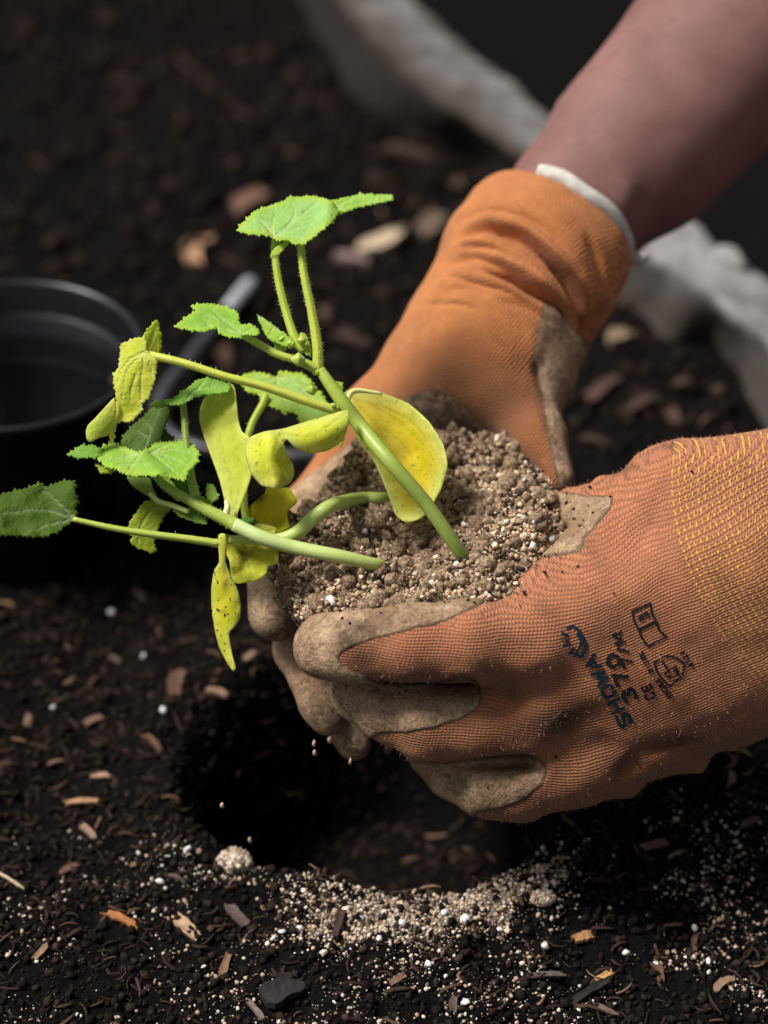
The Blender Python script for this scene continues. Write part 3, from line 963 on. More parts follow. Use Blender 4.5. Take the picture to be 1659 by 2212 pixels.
# ---- the near glove (the person's left hand)
LH = dict(
    index=[PR(1140, 1388, 3.4, 96), PR(1010, 1390, 4.2, 88), PR(890, 1392, 4.3, 82), PR(770, 1397, 3.8, 75), PR(706, 1396, 3.1, 70)],
    middle=[PR(1150, 1545, 2.4, 92), PR(1020, 1566, 2.4, 82), PR(930, 1566, 2.4, 80), PR(850, 1532, 1.9, 73), PR(775, 1494, 1.2, 64)],
    ring=[PR(1240, 1645, 1.4, 92), PR(1120, 1690, 1.1, 80), PR(1060, 1686, 1.0, 78), PR(990, 1655, .4, 70), PR(930, 1612, -.4, 60)],
    little=[PR(1300, 1640, 0, 85), PR(1150, 1675, -1.6, 64), PR(1050, 1630, -2.6, 56)],
    thumb=[PR(1350, 1110, .2, 76), PR(1290, 1106, -.4, 58), PR(1240, 1103, -1.2, 47)],
)
sol = Solid(W(1230, 1350, 0) + np.array([-.122, -.10, -.105]), W(1230, 1350, 0) + np.array([.135, .085, .105]), .00115)
palm = None
for a, b in [((1140, 1388, 3.2, 96), (1560, 1225, 1.5, 180)), ((1150, 1535, 2.3, 94), (1580, 1300, 1.1, 190)), ((1240, 1640, 1.3, 94), (1580, 1390, .6, 178)),
             ((1140, 1345, 2.6, 84), (1330, 1200, 1.3, 95)), ((1330, 1200, 1.2, 92), (1480, 1140, .9, 135)),
             ((1345, 1108, .2, 74), (1470, 1106, .5, 138)), ((1470, 1106, .5, 138), (1640, 1098, .5, 150)), ((1310, 1610, .6, 96), (1560, 1430, .3, 165)),
             ((1560, 1265, 1.2, 185), (1990, 1165, 1.0, 185)), ((1640, 1098, .5, 150), (1990, 1010, .5, 150)), ((1560, 1430, .3, 165), (1990, 1330, .3, 165))]:
    (pa, ra), (pb_, rb) = PR(*a), PR(*b)
    c = sol.capsule(pa, pb_, ra, rb)
    palm = c if palm is None else smin(palm, c, .012)
f = None
for name in ('index', 'middle', 'ring', 'little'):
    c = sol.chain(LH[name], .004)
    f = c if f is None else smin(f, c, .0012)
f = smin(palm, f, .006)
f = smin(f, sol.chain(LH['thumb'], .004), .005)
for a, b in [((1338, 1615, .8, 44), (1356, 1698, .5, 19)), ((1430, 1625, .6, 40), (1508, 1646, .4, 25)), ((1540, 1570, .6, 50), (1586, 1592, .4, 28)), ((1300, 1066, .5, 26), (1298, 1044, .4, 15)), ((1395, 1010, .5, 26), (1412, 992, .5, 15))]:
    (pa, ra), (pb_, rb) = PR(*a), PR(*b)
    f = smin(f, sol.capsule(pa, pb_, ra, rb), .006)
for a, b in [((785, 1497, 4.6, 15), (1014, 1484, 4.4, 17)), ((975, 1657, 2.6, 12), (1138, 1649, 2.8, 16))]:
    (pa, ra), (pb_, rb) = PR(*a), PR(*b)
    f = -smin(-f, sol.capsule(pa, pb_, ra, rb, (BACK.astype(np.float32), 4.5)), .004)
# open end of the cuff, outside the picture
ca, cb_ = W(1900, 1180, .6), W(1560, 1260, .8)
ax = ca - cb_; ax /= np.linalg.norm(ax)
f = np.maximum(f, (sol.X - ca[0]) * ax[0] + (sol.Y - ca[1]) * ax[1] + (sol.Z - ca[2]) * ax[2])
Vh, Fh = sol.mesh(f)
del f, palm, sol, c
Vh = sculpt(Vh, Fh, [
    (Z1([(720, 870), (860, 830), (1000, 760)]), .9, 26), (Z1([(930, 1120), (1060, 1000), (1180, 1000)]), -1.6, 34), (Z1([(1000, 1180), (1100, 1090), (1220, 1110), (1400, 1060)]), -1.5, 20),
    (Z1([(1150, 270), (1230, 330), (1240, 420), (1180, 520)]), -.9, 28), (Z1([(1060, 410), (980, 500), (880, 560)]), -.8, 24), (Z1([(1360, 230), (1350, 400), (1420, 640), (1560, 820)]), .7, 22),
    (Z1([(1300, 200), (1180, 250), (1120, 270)]), -.8, 14), (Z1([(1260, 1150), (1190, 1180), (1150, 1260)]), -3.5, 13), (Z1([(1180, 1150), (1290, 1110), (1430, 1090)]), -3.0, 11), (Z1([(1330, 1140), (1440, 1120), (1520, 1110)]), -1.4, 10),
    (Z1([(560, 880), (640, 850), (700, 870), (730, 910), (725, 960)]), .8, 11), (Z1([(640, 860), (700, 900), (660, 930), (560, 930), (420, 935)]), -.6, 16),
    (Z1([(780, 1120), (880, 1115), (940, 1150), (945, 1190), (900, 1250)]), .9, 10), (Z1([(640, 1160), (760, 1155), (860, 1150), (900, 1175)]), -.6, 14),
    (Z1([(440, 760), (520, 800), (600, 830)]), .4, 20), (Z1([(420, 1000), (520, 990), (620, 960)]), .5, 20),
    ([(1480, 1360), (1560, 1470), (1600, 1560)], -.9, 20), ([(1420, 1420), (1500, 1550)], .5, 24),
])
Vh += vnormals(Vh, Fh) * (.0009 * vnoise(Vh, .022, 41) + .0004 * vnoise(Vh, .008, 42))[:, None]
Nh = vnormals(Vh, Fh)
uh, vh, dh = proj(Vh)
UV = np.stack([uh, vh], 1)
tongue = [(775, 585), (720, 628), (640, 668), (580, 697), (500, 710), (430, 728), (370, 743), (310, 763), (272, 783), (254, 802), (262, 826), (310, 852), (380, 885), (450, 893), (550, 887), (650, 866), (690, 871), (714, 890),
          (719, 935), (702, 978), (640, 1010), (560, 1035), (500, 1047), (380, 1056), (330, 1090), (50, 1100), (-100, 900), (-100, 540), (620, 520)]
ringp = [(500, 1140), (600, 1148), (700, 1134), (800, 1122), (880, 1122), (920, 1138), (938, 1172), (922, 1220), (862, 1270), (780, 1300), (700, 1318), (690, 1345), (560, 1300), (450, 1180)]
thumbp = [(880, 240), (1060, 272), (1152, 274), (1148, 312), (1110, 350), (1082, 390), (1062, 412), (1040, 460), (900, 480)]
sdh = np.full(len(Vh), -1.0)
wob = (vnoise(Vh, .004, 50) + .6 * vnoise(Vh, .0017, 51)) * 2.2
for pl in (tongue, ringp, thumbp):
    sdh = np.maximum(sdh, (poly_sd(UV, Z1(pl)) + wob) * PX)
rear = smooth01(-(Nh @ BACK), .30, .55) * .02 - .01
palmside = np.where(uh < 1600, rear, -.01)
sdh = np.maximum(sdh, palmside)
gl = root("glove", W(1500, 1300, 0), "", "")
del gl["label"], gl["category"]
gl.parent = person; gl.location = [float(c) for c in (W(1500, 1300, 0) - world_loc(person))]
gl["label"] = "dirty orange knit glove with yellow stitched cuff and brown coated fingers"
wcuff = smooth01(uh, 1050, 1450)
knit = knit_coords(Vh, (1250, 1400), (1, .02), (.90, -.40), wcuff)
cl = np.array([(1452, 985), (1449, 1060), (1465, 1160), (1500, 1260), (1560, 1375), (1640, 1478), (1720, 1560)], float)
ccurve = catmull(cl, 60)
dd, _ = seg_dist(UV, [tuple(p) for p in ccurve])
side = uh - np.interp(vh, ccurve[:, 1], ccurve[:, 0])
cuffv = np.where(side > 0, dd, -dd) * PX
# rows in the cuff follow its curved border
knit[:, 0] = cuffv * 1000
def blot(UV, spots):
    out = np.zeros(len(UV))
    for u, v, a, b, ang, s in spots:
        c, sn = math.cos(rad(ang)), math.sin(rad(ang))
        x = (UV[:, 0] - u) * c + (UV[:, 1] - v) * sn; y = -(UV[:, 0] - u) * sn + (UV[:, 1] - v) * c
        out = np.maximum(out, s * np.exp(-((x / a) ** 2 + (y / b) ** 2)))
    return out
dirt = blot(UV, [(1210, 1558, 130, 38, -12, 1.0), (1060, 1440, 40, 24, 10, .4), (1190, 1330, 60, 26, 60, .3), (1400, 1330, 50, 40, 0, .25), (1240, 1680, 120, 60, -30, .4), (880, 1450, 160, 24, 2, .45), (1460, 1560, 160, 60, -20, .35), (1290, 1590, 70, 40, 30, .6), (1110, 1500, 36, 20, 30, .55), (780, 1418, 45, 36, 0, .75), (1340, 1640, 70, 40, 0, .6), (1460, 1605, 80, 16, -15, .9), (1120, 1740, 120, 26, -8, .5), (1280, 1190, 70, 22, 60, .35), (1350, 1015, 40, 10, -20, .6), (1100, 1620, 90, 40, 0, .4), (900, 1600, 60, 24, 20, .35)])
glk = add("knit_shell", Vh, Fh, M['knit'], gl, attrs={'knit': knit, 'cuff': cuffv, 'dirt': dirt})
Vs_, Fs_, used = coating_shell(Vh, Fh, sdh, Nh)
add("palm_coating", Vs_, Fs_, M['coat'], gl, attrs={'coat_edge': sdh[used], 'dirt': np.clip(dirt[used] + .5 * smooth01(vnoise(Vs_, .013, 91), .1, .7), 0, 1)}, label="brown latex coating on the fingers and thumb")

BTOP = W(915, 1138, 0.0)
rb_ = np.hypot(Vh[:, 0] - BTOP[0], Vh[:, 1] - BTOP[1])
cand = np.argwhere((rb_ < .072) & (Vh[:, 2] > BTOP[2] - .05) & (Nh[:, 2] > -.1)).ravel()
wgt = np.exp(-((rb_[cand] - .055) / .008) ** 2) + .03
sel = np.concatenate([RNG.choice(cand, 330, p=wgt / wgt.sum()), RNG.choice(len(Vh), 110)])
sz = .0002 + .0006 * RNG.random(len(sel)) ** 3
Vc, Fc, Cc = lumps(Vh[sel] + Nh[sel] * (.0007 + sz[:, None] * .3), sz, pick(DARK + [(.12, .075, .045), (.35, .25, .17)], [2, 3, 3, 2, 2, 1.4], len(sel)))
add("soil_specks", Vc, Fc, M['crumb'], gl, attrs={'tint': Cc}, smooth=False, kind="stuff")

nf = 5200
sel = RNG.choice(np.argwhere(sdh < -.001).ravel(), nf)
dd_ = Nh[sel] + RNG.normal(0, .8, (nf, 3)); dd_ /= np.linalg.norm(dd_, axis=1)[:, None]
d2_ = dd_ + RNG.normal(0, .7, (nf, 3)); d2_ /= np.linalg.norm(d2_, axis=1)[:, None]
ln_ = RNG.uniform(.0004, .0011, nf)[:, None]
s_ = np.cross(dd_, BACK); s_ /= np.linalg.norm(s_, axis=1)[:, None]; s_ = s_ * .00005
b_ = Vh[sel]; m_ = b_ + dd_ * ln_
FV = np.stack([b_ - s_, b_ + s_, m_ + s_, m_ - s_, m_ + d2_ * ln_], 1).reshape(-1, 3)
k_ = np.arange(nf) * 5
FF = np.concatenate([np.stack([k_, k_ + 1, k_ + 2], 1), np.stack([k_, k_ + 2, k_ + 3], 1), np.stack([k_ + 3, k_ + 2, k_ + 4], 1)])
add("fuzz", FV, FF, M['fuzz'], gl, smooth=False, kind="stuff")

# ---- printed marks on the near glove, laid on its surface
bvh = BVHTree.FromPolygons([tuple(map(float, p)) for p in Vh], [tuple(int(i) for i in q) for q in Fh])
def on_glove(u, v):
    dr = Vector(W(u, v, 0.0) - CAM).normalized()
    h = bvh.ray_cast(Vector(CAM), dr)
    if h[0] is None: return None
    n = np.array(h[1])
    if n @ BACK < 0: n = -n
    return np.array(h[0]), n

def ink(strokes, width):
    VV, FF = [], []
    for st in strokes:
        pts = np.array(st, float)
        if len(pts) > 2: pts = catmull(pts, 6 * len(pts))
        ln = np.hypot(*np.diff(pts, axis=0).T).sum()
        m = max(3, int(ln / 2.5))
        cum = np.concatenate([[0], np.cumsum(np.hypot(*np.diff(pts, axis=0).T))])
        q = np.stack([np.interp(np.linspace(0, cum[-1], m), cum, pts[:, k]) for k in (0, 1)], 1)
        hit = [on_glove(*p) for p in q]
        hit = [h for h in hit if h is not None]
        if len(hit) < 2: continue
        Pn = np.array([h[0] for h in hit]); Nn = np.array([h[1] for h in hit])
        T = np.gradient(Pn, axis=0); T /= np.linalg.norm(T, axis=1)[:, None]
        S = np.cross(Nn, T); S /= np.linalg.norm(S, axis=1)[:, None]
        wv = width * (1 + .12 * RNG.normal(size=len(Pn)))[:, None] / 2
        Pn = Pn + Nn * .0004
        Pn[0] -= T[0] * width * .3; Pn[-1] += T[-1] * width * .3
        b = sum(len(v) for v in VV)
        VV.append(np.stack([Pn - S * wv, Pn, Pn + S * wv], 1).reshape(-1, 3))
        for i in range(len(Pn) - 1):
            for j in (0, 1):
                FF.append((b + i * 3 + j, b + (i + 1) * 3 + j, b + (i + 1) * 3 + j + 1, b + i * 3 + j + 1))
    return np.vstack(VV), np.array(FF)

FONT = {  # strokes in a 1 x 1 cell, y up
    'S': [[(.95, .85), (.6, 1), (.15, .9), (.1, .65), (.5, .5), (.9, .35), (.85, .08), (.4, 0), (.05, .15)]],
    'H': [[(.1, 0), (.1, 1)], [(.9, 0), (.9, 1)], [(.1, .5), (.9, .5)]],
    'O': [[(.5, 1), (.1, .75), (.1, .25), (.5, 0), (.9, .25), (.9, .75), (.5, 1)]],
    'W': [[(0, 1), (.25, 0)], [(.25, 0), (.5, .7)], [(.5, .7), (.75, 0)], [(.75, 0), (1, 1)]],
    'A': [[(0, 0), (.5, 1)], [(.5, 1), (1, 0)], [(.2, .35), (.8, .35)]],
    '3': [[(.1, .9), (.6, 1), (.9, .78), (.5, .53), (.95, .28), (.55, 0), (.05, .1)]],
    '7': [[(.05, 1), (.95, 1)], [(.95, 1), (.35, 0)]], '0': [[(.5, 1), (.1, .72), (.1, .28), (.5, 0), (.9, .28), (.9, .72), (.5, 1)]],
    '/': [[(.2, 0), (.8, 1)]], 'M': [[(.0, 0), (.05, 1)], [(.05, 1), (.5, .25)], [(.5, .25), (.95, 1)], [(.95, 1), (1, 0)]],
    'C': [[(.9, .9), (.4, 1), (.1, .65), (.1, .35), (.4, 0), (.9, .1)]], 'E': [[(.9, .9), (.4, 1), (.1, .65), (.1, .35), (.4, 0), (.9, .1)], [(.1, .5), (.75, .5)]],
    'N': [[(.1, 0), (.1, 1)], [(.1, 1), (.9, 0)], [(.9, 0), (.9, 1)]], '8': [[(.5, .52), (.15, .75), (.5, 1), (.85, .75), (.5, .52), (.1, .25), (.5, 0), (.9, .25), (.5, .52)]],
    '1': [[(.3, .8), (.55, 1)], [(.55, 1), (.55, 0)]], '2': [[(.1, .8), (.5, 1), (.85, .75), (.1, 0)], [(.1, 0), (.95, 0)]], '4': [[(.7, 0), (.7, 1)], [(.7, 1), (.05, .3)], [(.05, .3), (.95, .3)]],
    'B': [[(.1, 0), (.1, 1)], [(.1, 1), (.8, .85), (.7, .6), (.1, .52)], [(.1, .52), (.9, .35), (.8, .05), (.1, 0)]], 'X': [[(0, 0), (1, 1)], [(0, 1), (1, 0)]], '5': [[(.9, 1), (.2, 1)], [(.2, 1), (.15, .55)], [(.15, .55), (.7, .6), (.9, .3), (.5, 0), (.05, .1)]],
    'R': [[(.1, 0), (.1, 1)], [(.1, 1), (.8, .9), (.8, .6), (.1, .5)], [(.45, .5), (.9, 0)]], 'D': [[(.1, 0), (.1, 1)], [(.1, 1), (.7, .9), (.9, .5), (.7, .1), (.1, 0)]],
}
def word(text, p0, p1, height, gap=.22):
    """letters from p0 to p1 (photo units, the baseline), height in photo units"""
    p0, p1 = np.array(p0, float), np.array(p1, float)
    r = p1 - p0; ln = np.linalg.norm(r); r /= ln
    up = np.array([r[1], -r[0]])
    cw = ln / len(text); out = []
    for i, ch in enumerate(text):
        for st in FONT[ch]:
            out.append([tuple(p0 + r * (cw * (i + gap / 2 + x * (1 - gap))) + up * height * y) for x, y in st])
    return out
zt = lambda *p: ZT([p])[0]
st = word("SHOWA", zt(880, 1290), zt(490, 590), 27, .2)
Vi, Fi = ink(st, .0014)
add("brand_lettering", Vi, Fi, M['blue'], gl, smooth=False, label="blue black printed lettering on the back of the glove")
swoosh = [ZT([(370, 630), (405, 560), (395, 470), (350, 380), (280, 330), (225, 350)]), ZT([(345, 560), (365, 480), (330, 400)]), ZT([(380, 600), (415, 520), (375, 430)]), ZT([(180, 400), (230, 420)]), ZT([(175, 455), (240, 475)]), ZT([(190, 530), (255, 515)]), ZT([(250, 590), (300, 555)]), ZT([(310, 610), (330, 570)]), ZT([(250, 590), (310, 600), (360, 625)])]
Vi, Fi = ink([[p[:2] for p in s] for s in swoosh], .0011)
add("printed_emblem", Vi, Fi, M['blue'], gl, smooth=False)
st = word("370", zt(930, 1060), zt(700, 560), 27, .34)
Vi, Fi = ink(st, .0014)
add("printed_number", Vi, Fi, M['ink'], gl, smooth=False)
st = word("7/M", zt(880, 720), zt(760, 380), 20, .2) + word("CE", zt(1100, 1040), zt(1040, 880), 20, .2)
Vi, Fi = ink(st, .0010)
add("printed_size_mark", Vi, Fi, M['ink'], gl, smooth=False)
st = word("EN388", zt(1275, 1020), zt(1130, 830), 11, .15) + word("3131X", zt(1080, 780), zt(970, 580), 9, .15) + word("4121", zt(1480, 720), zt(1370, 560), 10, .2)
Vi, Fi = ink(st, .0006)
add("printed_code", Vi, Fi, M['ink'], gl, smooth=False)
sym = [ZT(s) for s in ([(870, 185), (1045, 100)], [(1045, 100), (1060, 200), (1105, 285)], [(870, 185), (885, 270), (935, 365)], [(935, 365), (1105, 285)], [(935, 365), (965, 450), (1030, 525)], [(1105, 285), (1130, 360), (1205, 430)], [(1205, 430), (1030, 525)],
       [(930, 240), (1010, 190)], [(940, 265), (1025, 220)], [(1010, 190), (1030, 240)],
       [(1085, 690), (1140, 650), (1210, 620), (1300, 640), (1380, 690)], [(1380, 690), (1375, 760), (1350, 830)], [(1350, 830), (1240, 915)], [(1240, 915), (1170, 850), (1110, 770)], [(1110, 770), (1085, 690)],
       [(1170, 680), (1215, 750)], [(1190, 800), (1230, 760), (1280, 740), (1310, 800), (1260, 830), (1200, 815)], [(1280, 740), (1330, 810)], [(1290, 720), (1320, 780)])]
Vi, Fi = ink([[p[:2] for p in s] for s in sym], .0008)
add("printed_symbol", Vi, Fi, M['ink'], gl, smooth=False)
th = catmull([W(1486, 968, 1.2), W(1496, 962, 1.3), W(1515, 961, 1.4), W(1532, 957, 1.4), W(1545, 965, 1.4), W(1554, 974, 1.2)], 26)
Vt, Ft, _ = tube(th + .0004 * RNG.normal(size=th.shape), .0007, 6)
add("loose_thread", Vt, Ft, M['yellow'], gl, label="loose yellow thread end above the stitched cuff")

# ---- the far glove (the person's right hand)
sol = Solid(W(960, 880, -6) + np.array([-.100, -.125, -.145]), W(960, 880, -6) + np.array([.095, .145, .125]), .00125)
palm = None
for a, b in [((1215, 468, -9.7, 158), (1186, 515, -9.4, 186)), ((1186, 515, -9.4, 186), (1150, 572, -8.8, 200)), ((1140, 590, -8.7, 186), (1125, 612, -8.5, 176)), ((1120, 620, -8.5, 172), (1060, 715, -8.0, 166)), ((1060, 715, -8.0, 164), (990, 800, -8.0, 140)), ((1000, 780, -8.2, 145), (815, 940, -8.0, 100)), ((1030, 790, -7.4, 150), (880, 950, -6.6, 100)),
             ((1110, 720, -8.0, 140), (1085, 850, -6.6, 98)), ((1170, 720, -8.2, 80), (1165, 830, -6.6, 62)), ((815, 940, -8.0, 95), (770, 1040, -7.6, 85))]:
    (pa, ra), (pb_, rb) = PR(*a), PR(*b)
    c = sol.capsule(pa, pb_, ra, rb)
    palm = c if palm is None else smin(palm, c, .005 if a[1] < 640 else .012)
RHF = dict(
    index=[PR(790, 985, -8, 78), PR(665, 1108, -6.6, 66), PR(598, 1230, -2.6, 58), PR(594, 1328, -.8, 53)],
    middle=[PR(790, 1040, -8, 75), PR(640, 1230, -6, 60), PR(640, 1400, -2.6, 46), PR(690, 1520, -1.4, 38), PR(706, 1552, -1.2, 33)],
    ring=[PR(800, 1080, -8, 75), PR(690, 1300, -6, 60), PR(700, 1480, -3, 48), PR(765, 1605, -2.0, 36)],
    thumb=[PR(1090, 840, -6.6, 92), PR(1150, 950, -5.0, 66), PR(1196, 1040, -3.8, 46)],
)
f = None
for k_ in ('index', 'middle', 'ring'):
    c = sol.chain(RHF[k_], .004)
    f = c if f is None else smin(f, c, .0012)
f = smin(palm, f, .006)
f = smin(f, sol.chain(RHF['thumb'], .006), .008)
ca, cb_ = W(1215, 468, -9.7), W(1090, 668, -7.9)
ax = ca - cb_; ax /= np.linalg.norm(ax)
cut = (sol.X - ca[0]) * ax[0] + (sol.Y - ca[1]) * ax[1] + (sol.Z - ca[2]) * ax[2]
f = -smin(-f, -cut, .010)
Vr, Fr = sol.mesh(f)
del f, palm, sol, c, cut
Vr = sculpt(Vr, Fr, [
    (Z3([(640, 790), (740, 815), (840, 880), (920, 960), (985, 1050), (1015, 1140), (1020, 1230)]), -12.0, 11), (Z3([(690, 770), (800, 810), (900, 890), (980, 990), (1040, 1100)]), 3.4, 20),
    (Z3([(630, 955), (740, 985), (820, 1030), (920, 1090), (965, 1160)]), -9.0, 9), (Z3([(600, 895), (720, 915), (830, 975), (920, 1045), (985, 1150)]), 4.0, 15),
    (Z3([(560, 840), (640, 805), (720, 825), (790, 870)]), -6.0, 9), (Z3([(530, 885), (620, 855), (700, 868)]), 2.8, 12), (Z3([(500, 945), (600, 912), (690, 935), (780, 985)]), -4.0, 9),
    (Z3([(480, 1000), (600, 965), (700, 1000), (800, 1055)]), 1.4, 14), (Z3([(580, 720), (700, 725), (830, 790), (930, 880), (1010, 1000)]), -1.6, 16), (Z3([(640, 672), (760, 680), (880, 720), (980, 800)]), 1.6, 20),
    (Z3([(480, 1050), (580, 1020), (690, 1045)]), -1.5, 9), (Z3([(700, 1060), (800, 1090), (900, 1150)]), -1.8, 9), (Z3([(880, 720), (980, 800), (1060, 920), (1090, 1040)]), 1.2, 18), (Z3([(940, 780), (1030, 900), (1060, 1020)]), -1.4, 12),
    (Z3([(520, 980), (620, 1000), (720, 1030), (820, 1085)]), -2.6, 6), (Z3([(560, 880), (660, 880), (760, 910), (850, 970)]), -2.6, 6), (Z3([(700, 850), (800, 900), (890, 985), (950, 1080)]), -2.6, 6),
    (Z3([(560, 790), (650, 740), (760, 750), (870, 810), (960, 900)]), -2.6, 7), (Z3([(430, 1080), (540, 1075), (640, 1100)]), -2.0, 6), (Z3([(900, 1000), (960, 1080), (990, 1180)]), -2.4, 6), (Z3([(1010, 830), (1060, 930), (1080, 1050)]), -2.2, 7),
    (Z3([(840, 1260), (850, 1340), (880, 1420)]), -2.0, 12), (Z3([(820, 1120), (830, 1240), (850, 1330)]), .8, 18), (Z3([(560, 1410), (640, 1500), (760, 1660)]), -1.2, 16),
    (Z3([(860, 1400), (880, 1500), (920, 1600)]), -1.4, 12), (Z3([(300, 1300), (480, 1330), (600, 1420)]), -.8, 30), (Z3([(640, 1160), (700, 1280), (780, 1480)]), .9, 40),
])
Vr += vnormals(Vr, Fr) * (.0009 * vnoise(Vr, .02, 44) + .0003 * vnoise(Vr, .008, 45))[:, None]
Nr = vnormals(Vr, Fr)
ur, vr, dr_ = proj(Vr)
UVr = np.stack([ur, vr], 1)
pA = [(150, 1590), (280, 1490), (390, 1402), (480, 1380), (560, 1410), (640, 1500), (760, 1660), (830, 1760), (840, 2000), (-100, 2000), (-60, 1760), (20, 1690)]
pB = [(860, 1075), (920, 1095), (962, 1160), (1040, 1230), (1040, 1330), (960, 1480), (985, 1760), (930, 1760), (895, 1640), (870, 1530), (858, 1430), (838, 1330), (825, 1250), (845, 1180)]
sdr = np.full(len(Vr), -1.0)
wob = (vnoise(Vr, .006, 52) + .5 * vnoise(Vr, .002, 53)) * 3
for pl in (pA, pB):
    sdr = np.maximum(sdr, (poly_sd(UVr, Z3(pl)) + wob) * PX)
sdr = np.maximum(sdr, np.where(vr > 720, smooth01(-(Nr @ BACK), .25, .5) * .02 - .01, -.01))
sdr = np.maximum(sdr, np.where(vr > 1075, .005, -.01) + np.clip((vr - 1075) * PX, -.004, 0))
gr = root("glove", W(1000, 800, -7), "", "")
del gr["label"], gr["category"]
gr.parent = person; gr.location = [float(c) for c in (W(1000, 800, -7) - world_loc(person))]
gr["label"] = "bright orange glove with wrinkled cuff and white elastic hem"
knit = knit_coords(Vr, (1050, 800), (-.55, .83), (-.5, .86), smooth01(vr, 500, 900))
dirt = blot(UVr, [(1150, 800, 16, 26, 10, 1.0), (1040, 770, 60, 30, 20, .35), (930, 870, 190, 95, -30, .95), (1080, 890, 120, 150, 50, .9), (1000, 780, 150, 60, 10, .55), (1150, 1000, 80, 60, 50, .9), (1090, 745, 40, 12, 20, .5), (820, 860, 60, 30, -40, .4), (600, 1360, 40, 30, 0, .4), (700, 1560, 60, 50, 0, .6), (760, 1620, 60, 50, 0, .8), (1195, 1020, 20, 20, 0, .5)])
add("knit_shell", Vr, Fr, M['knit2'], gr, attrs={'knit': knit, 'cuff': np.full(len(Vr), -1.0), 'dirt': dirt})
Vs_, Fs_, used = coating_shell(Vr, Fr, sdr, Nr)
add("palm_coating", Vs_, Fs_, M['coat2'], gr, attrs={'coat_edge': sdr[used], 'dirt': np.clip(dirt[used] + .35 * smooth01(vnoise(Vs_, .013, 92), .1, .7), 0, 1)}, label="tan latex coating on the palm side and fingertips")
# white elastic hem round the cuff's mouth: follows the mouth's outline
e1 = np.cross(ax, BACK); e1 /= np.linalg.norm(e1); e2 = np.cross(ax, e1)
rr_ = 158 * PX * 1.09
ring_ = np.array([ca - ax * .0016 + rr_ * 1.02 * (math.cos(a) * e1 + math.sin(a) * e2) for a in np.linspace(0, 2 * pi, 161)[:-1]])
ru, rv, rd = proj(ring_)
front = ((ring_ - ca) @ BACK > -.006) & (ru > 1165)
i0 = [i for i in range(160) if front[i] and not front[i - 1]][0]
hem = np.array([ring_[(i0 + i) % 160] for i in range(int(front.sum()))])
hem += .0006 * vnoise(hem, .012, 9)[:, None]
Vt, Ft, _ = tube(hem, .0035, 12)
add("elastic_hem", Vt, Ft, M['trim'], gr, label="thick white elastic hem of the cuff")
ends = proj(hem)
jx = int(np.argmin(np.hypot(ends[0] - 1352, ends[1] - 556)))
kn = catmull([hem[jx], hem[jx] + .005 * RIGHT + .0015 * BACK - .001 * UP, hem[jx] + .0095 * RIGHT + .002 * BACK + .0005 * UP], 10)
Vt, Ft, _ = tube(kn, [.0028, .0024, .0030, .0018], 8)
add("hem_knot", Vt, Ft, M['trim'], gr)

# ---- bare forearms and arms (one continuous skin)
sol = Solid(W(1500, 300, -10) + np.array([-.115, -.20, -.33]), W(1500, 300, -10) + np.array([.52, .50, .28]), .0042)
f = sol.chain([PR(1170, 540, -9.4, 120), PR(1222, 462, -10.3, 142), PR(1254, 436, -10.9, 158), PR(1382, 315, -12.2, 196), PR(1550, 132, -13.6, 217), PR(1700, -60, -15, 235), PR(1850, -270, -16, 250), PR(1950, -430, -17, 235)], .004)
sh = W(2250, -500, -36)
f = smin(f, sol.chain([PR(1950, -430, -17, 235), (sh, .062), (sh + np.array([.10, .03, .02]), .085)], .02), .02)
f = smin(f, sol.chain([PR(1760, 1220, .6, 150), PR(2050, 1060, -1, 190), PR(2400, 800, -8, 235), (sh + np.array([.12, -.10, -.13]), .06), (sh + np.array([.13, .0, .0]), .08)], .02), .02)
Va, Fa = sol.mesh(f)
del f, sol
Va = sculpt(Va, Fa, [(Z3([(1140, 620), (1150, 700), (1140, 790)]), 2.2, 26), (Z3([(1230, 600), (1220, 720), (1180, 830)]), -1.2, 24), (Z3([(1080, 160), (1200, 330), (1260, 480)]), 1.2, 60), (Z3([(940, 330), (900, 370), (870, 420)]), 1.5, 24)])
add("body", Va, Fa, M['skin'], person, label="bare forearm reaching down into the far glove")
# ------------------------------------------------------------------ root ball held between the gloves
BT = W(915, 1138, 0.0)
BR = .0565
rb = root("root_ball", BT - np.array([0, 0, .072]), "sandy brown root ball of soil held between the gloves", "root ball")
nb_r, nb_a = 100, 220
prof = []
# profile from the centre of the top outwards, then down the side and under
for t in np.linspace(0, 1, 52): prof.append((BR * .93 * t, 0.0))
for t in np.linspace(0, 1, 12)[1:]: prof.append((BR * (.93 + .07 * math.sin(t * pi / 2)), -.007 * (1 - math.cos(t * pi / 2))))
for t in np.linspace(0, 1, 30)[1:]: prof.append((BR * (1 - .30 * t ** 1.8), -.007 - .058 * t))
for t in np.linspace(0, 1, 8)[1:]: prof.append((BR * .70 * (1 - t), -.065 - .006 * t))
prof = np.array(prof)
ang = np.arange(nb_a) / nb_a * 2 * pi
Vb = np.stack([(prof[None, :, 0] * np.cos(ang)[:, None]), (prof[None, :, 0] * np.sin(ang)[:, None]), np.broadcast_to(prof[None, :, 1], (nb_a, len(prof)))], 2).reshape(-1, 3)
npb = len(prof)
I = np.array([(i * npb + j, i * npb + j + 1, ((i + 1) % nb_a) * npb + j + 1, ((i + 1) % nb_a) * npb + j) for i in range(nb_a) for j in range(npb - 1)])
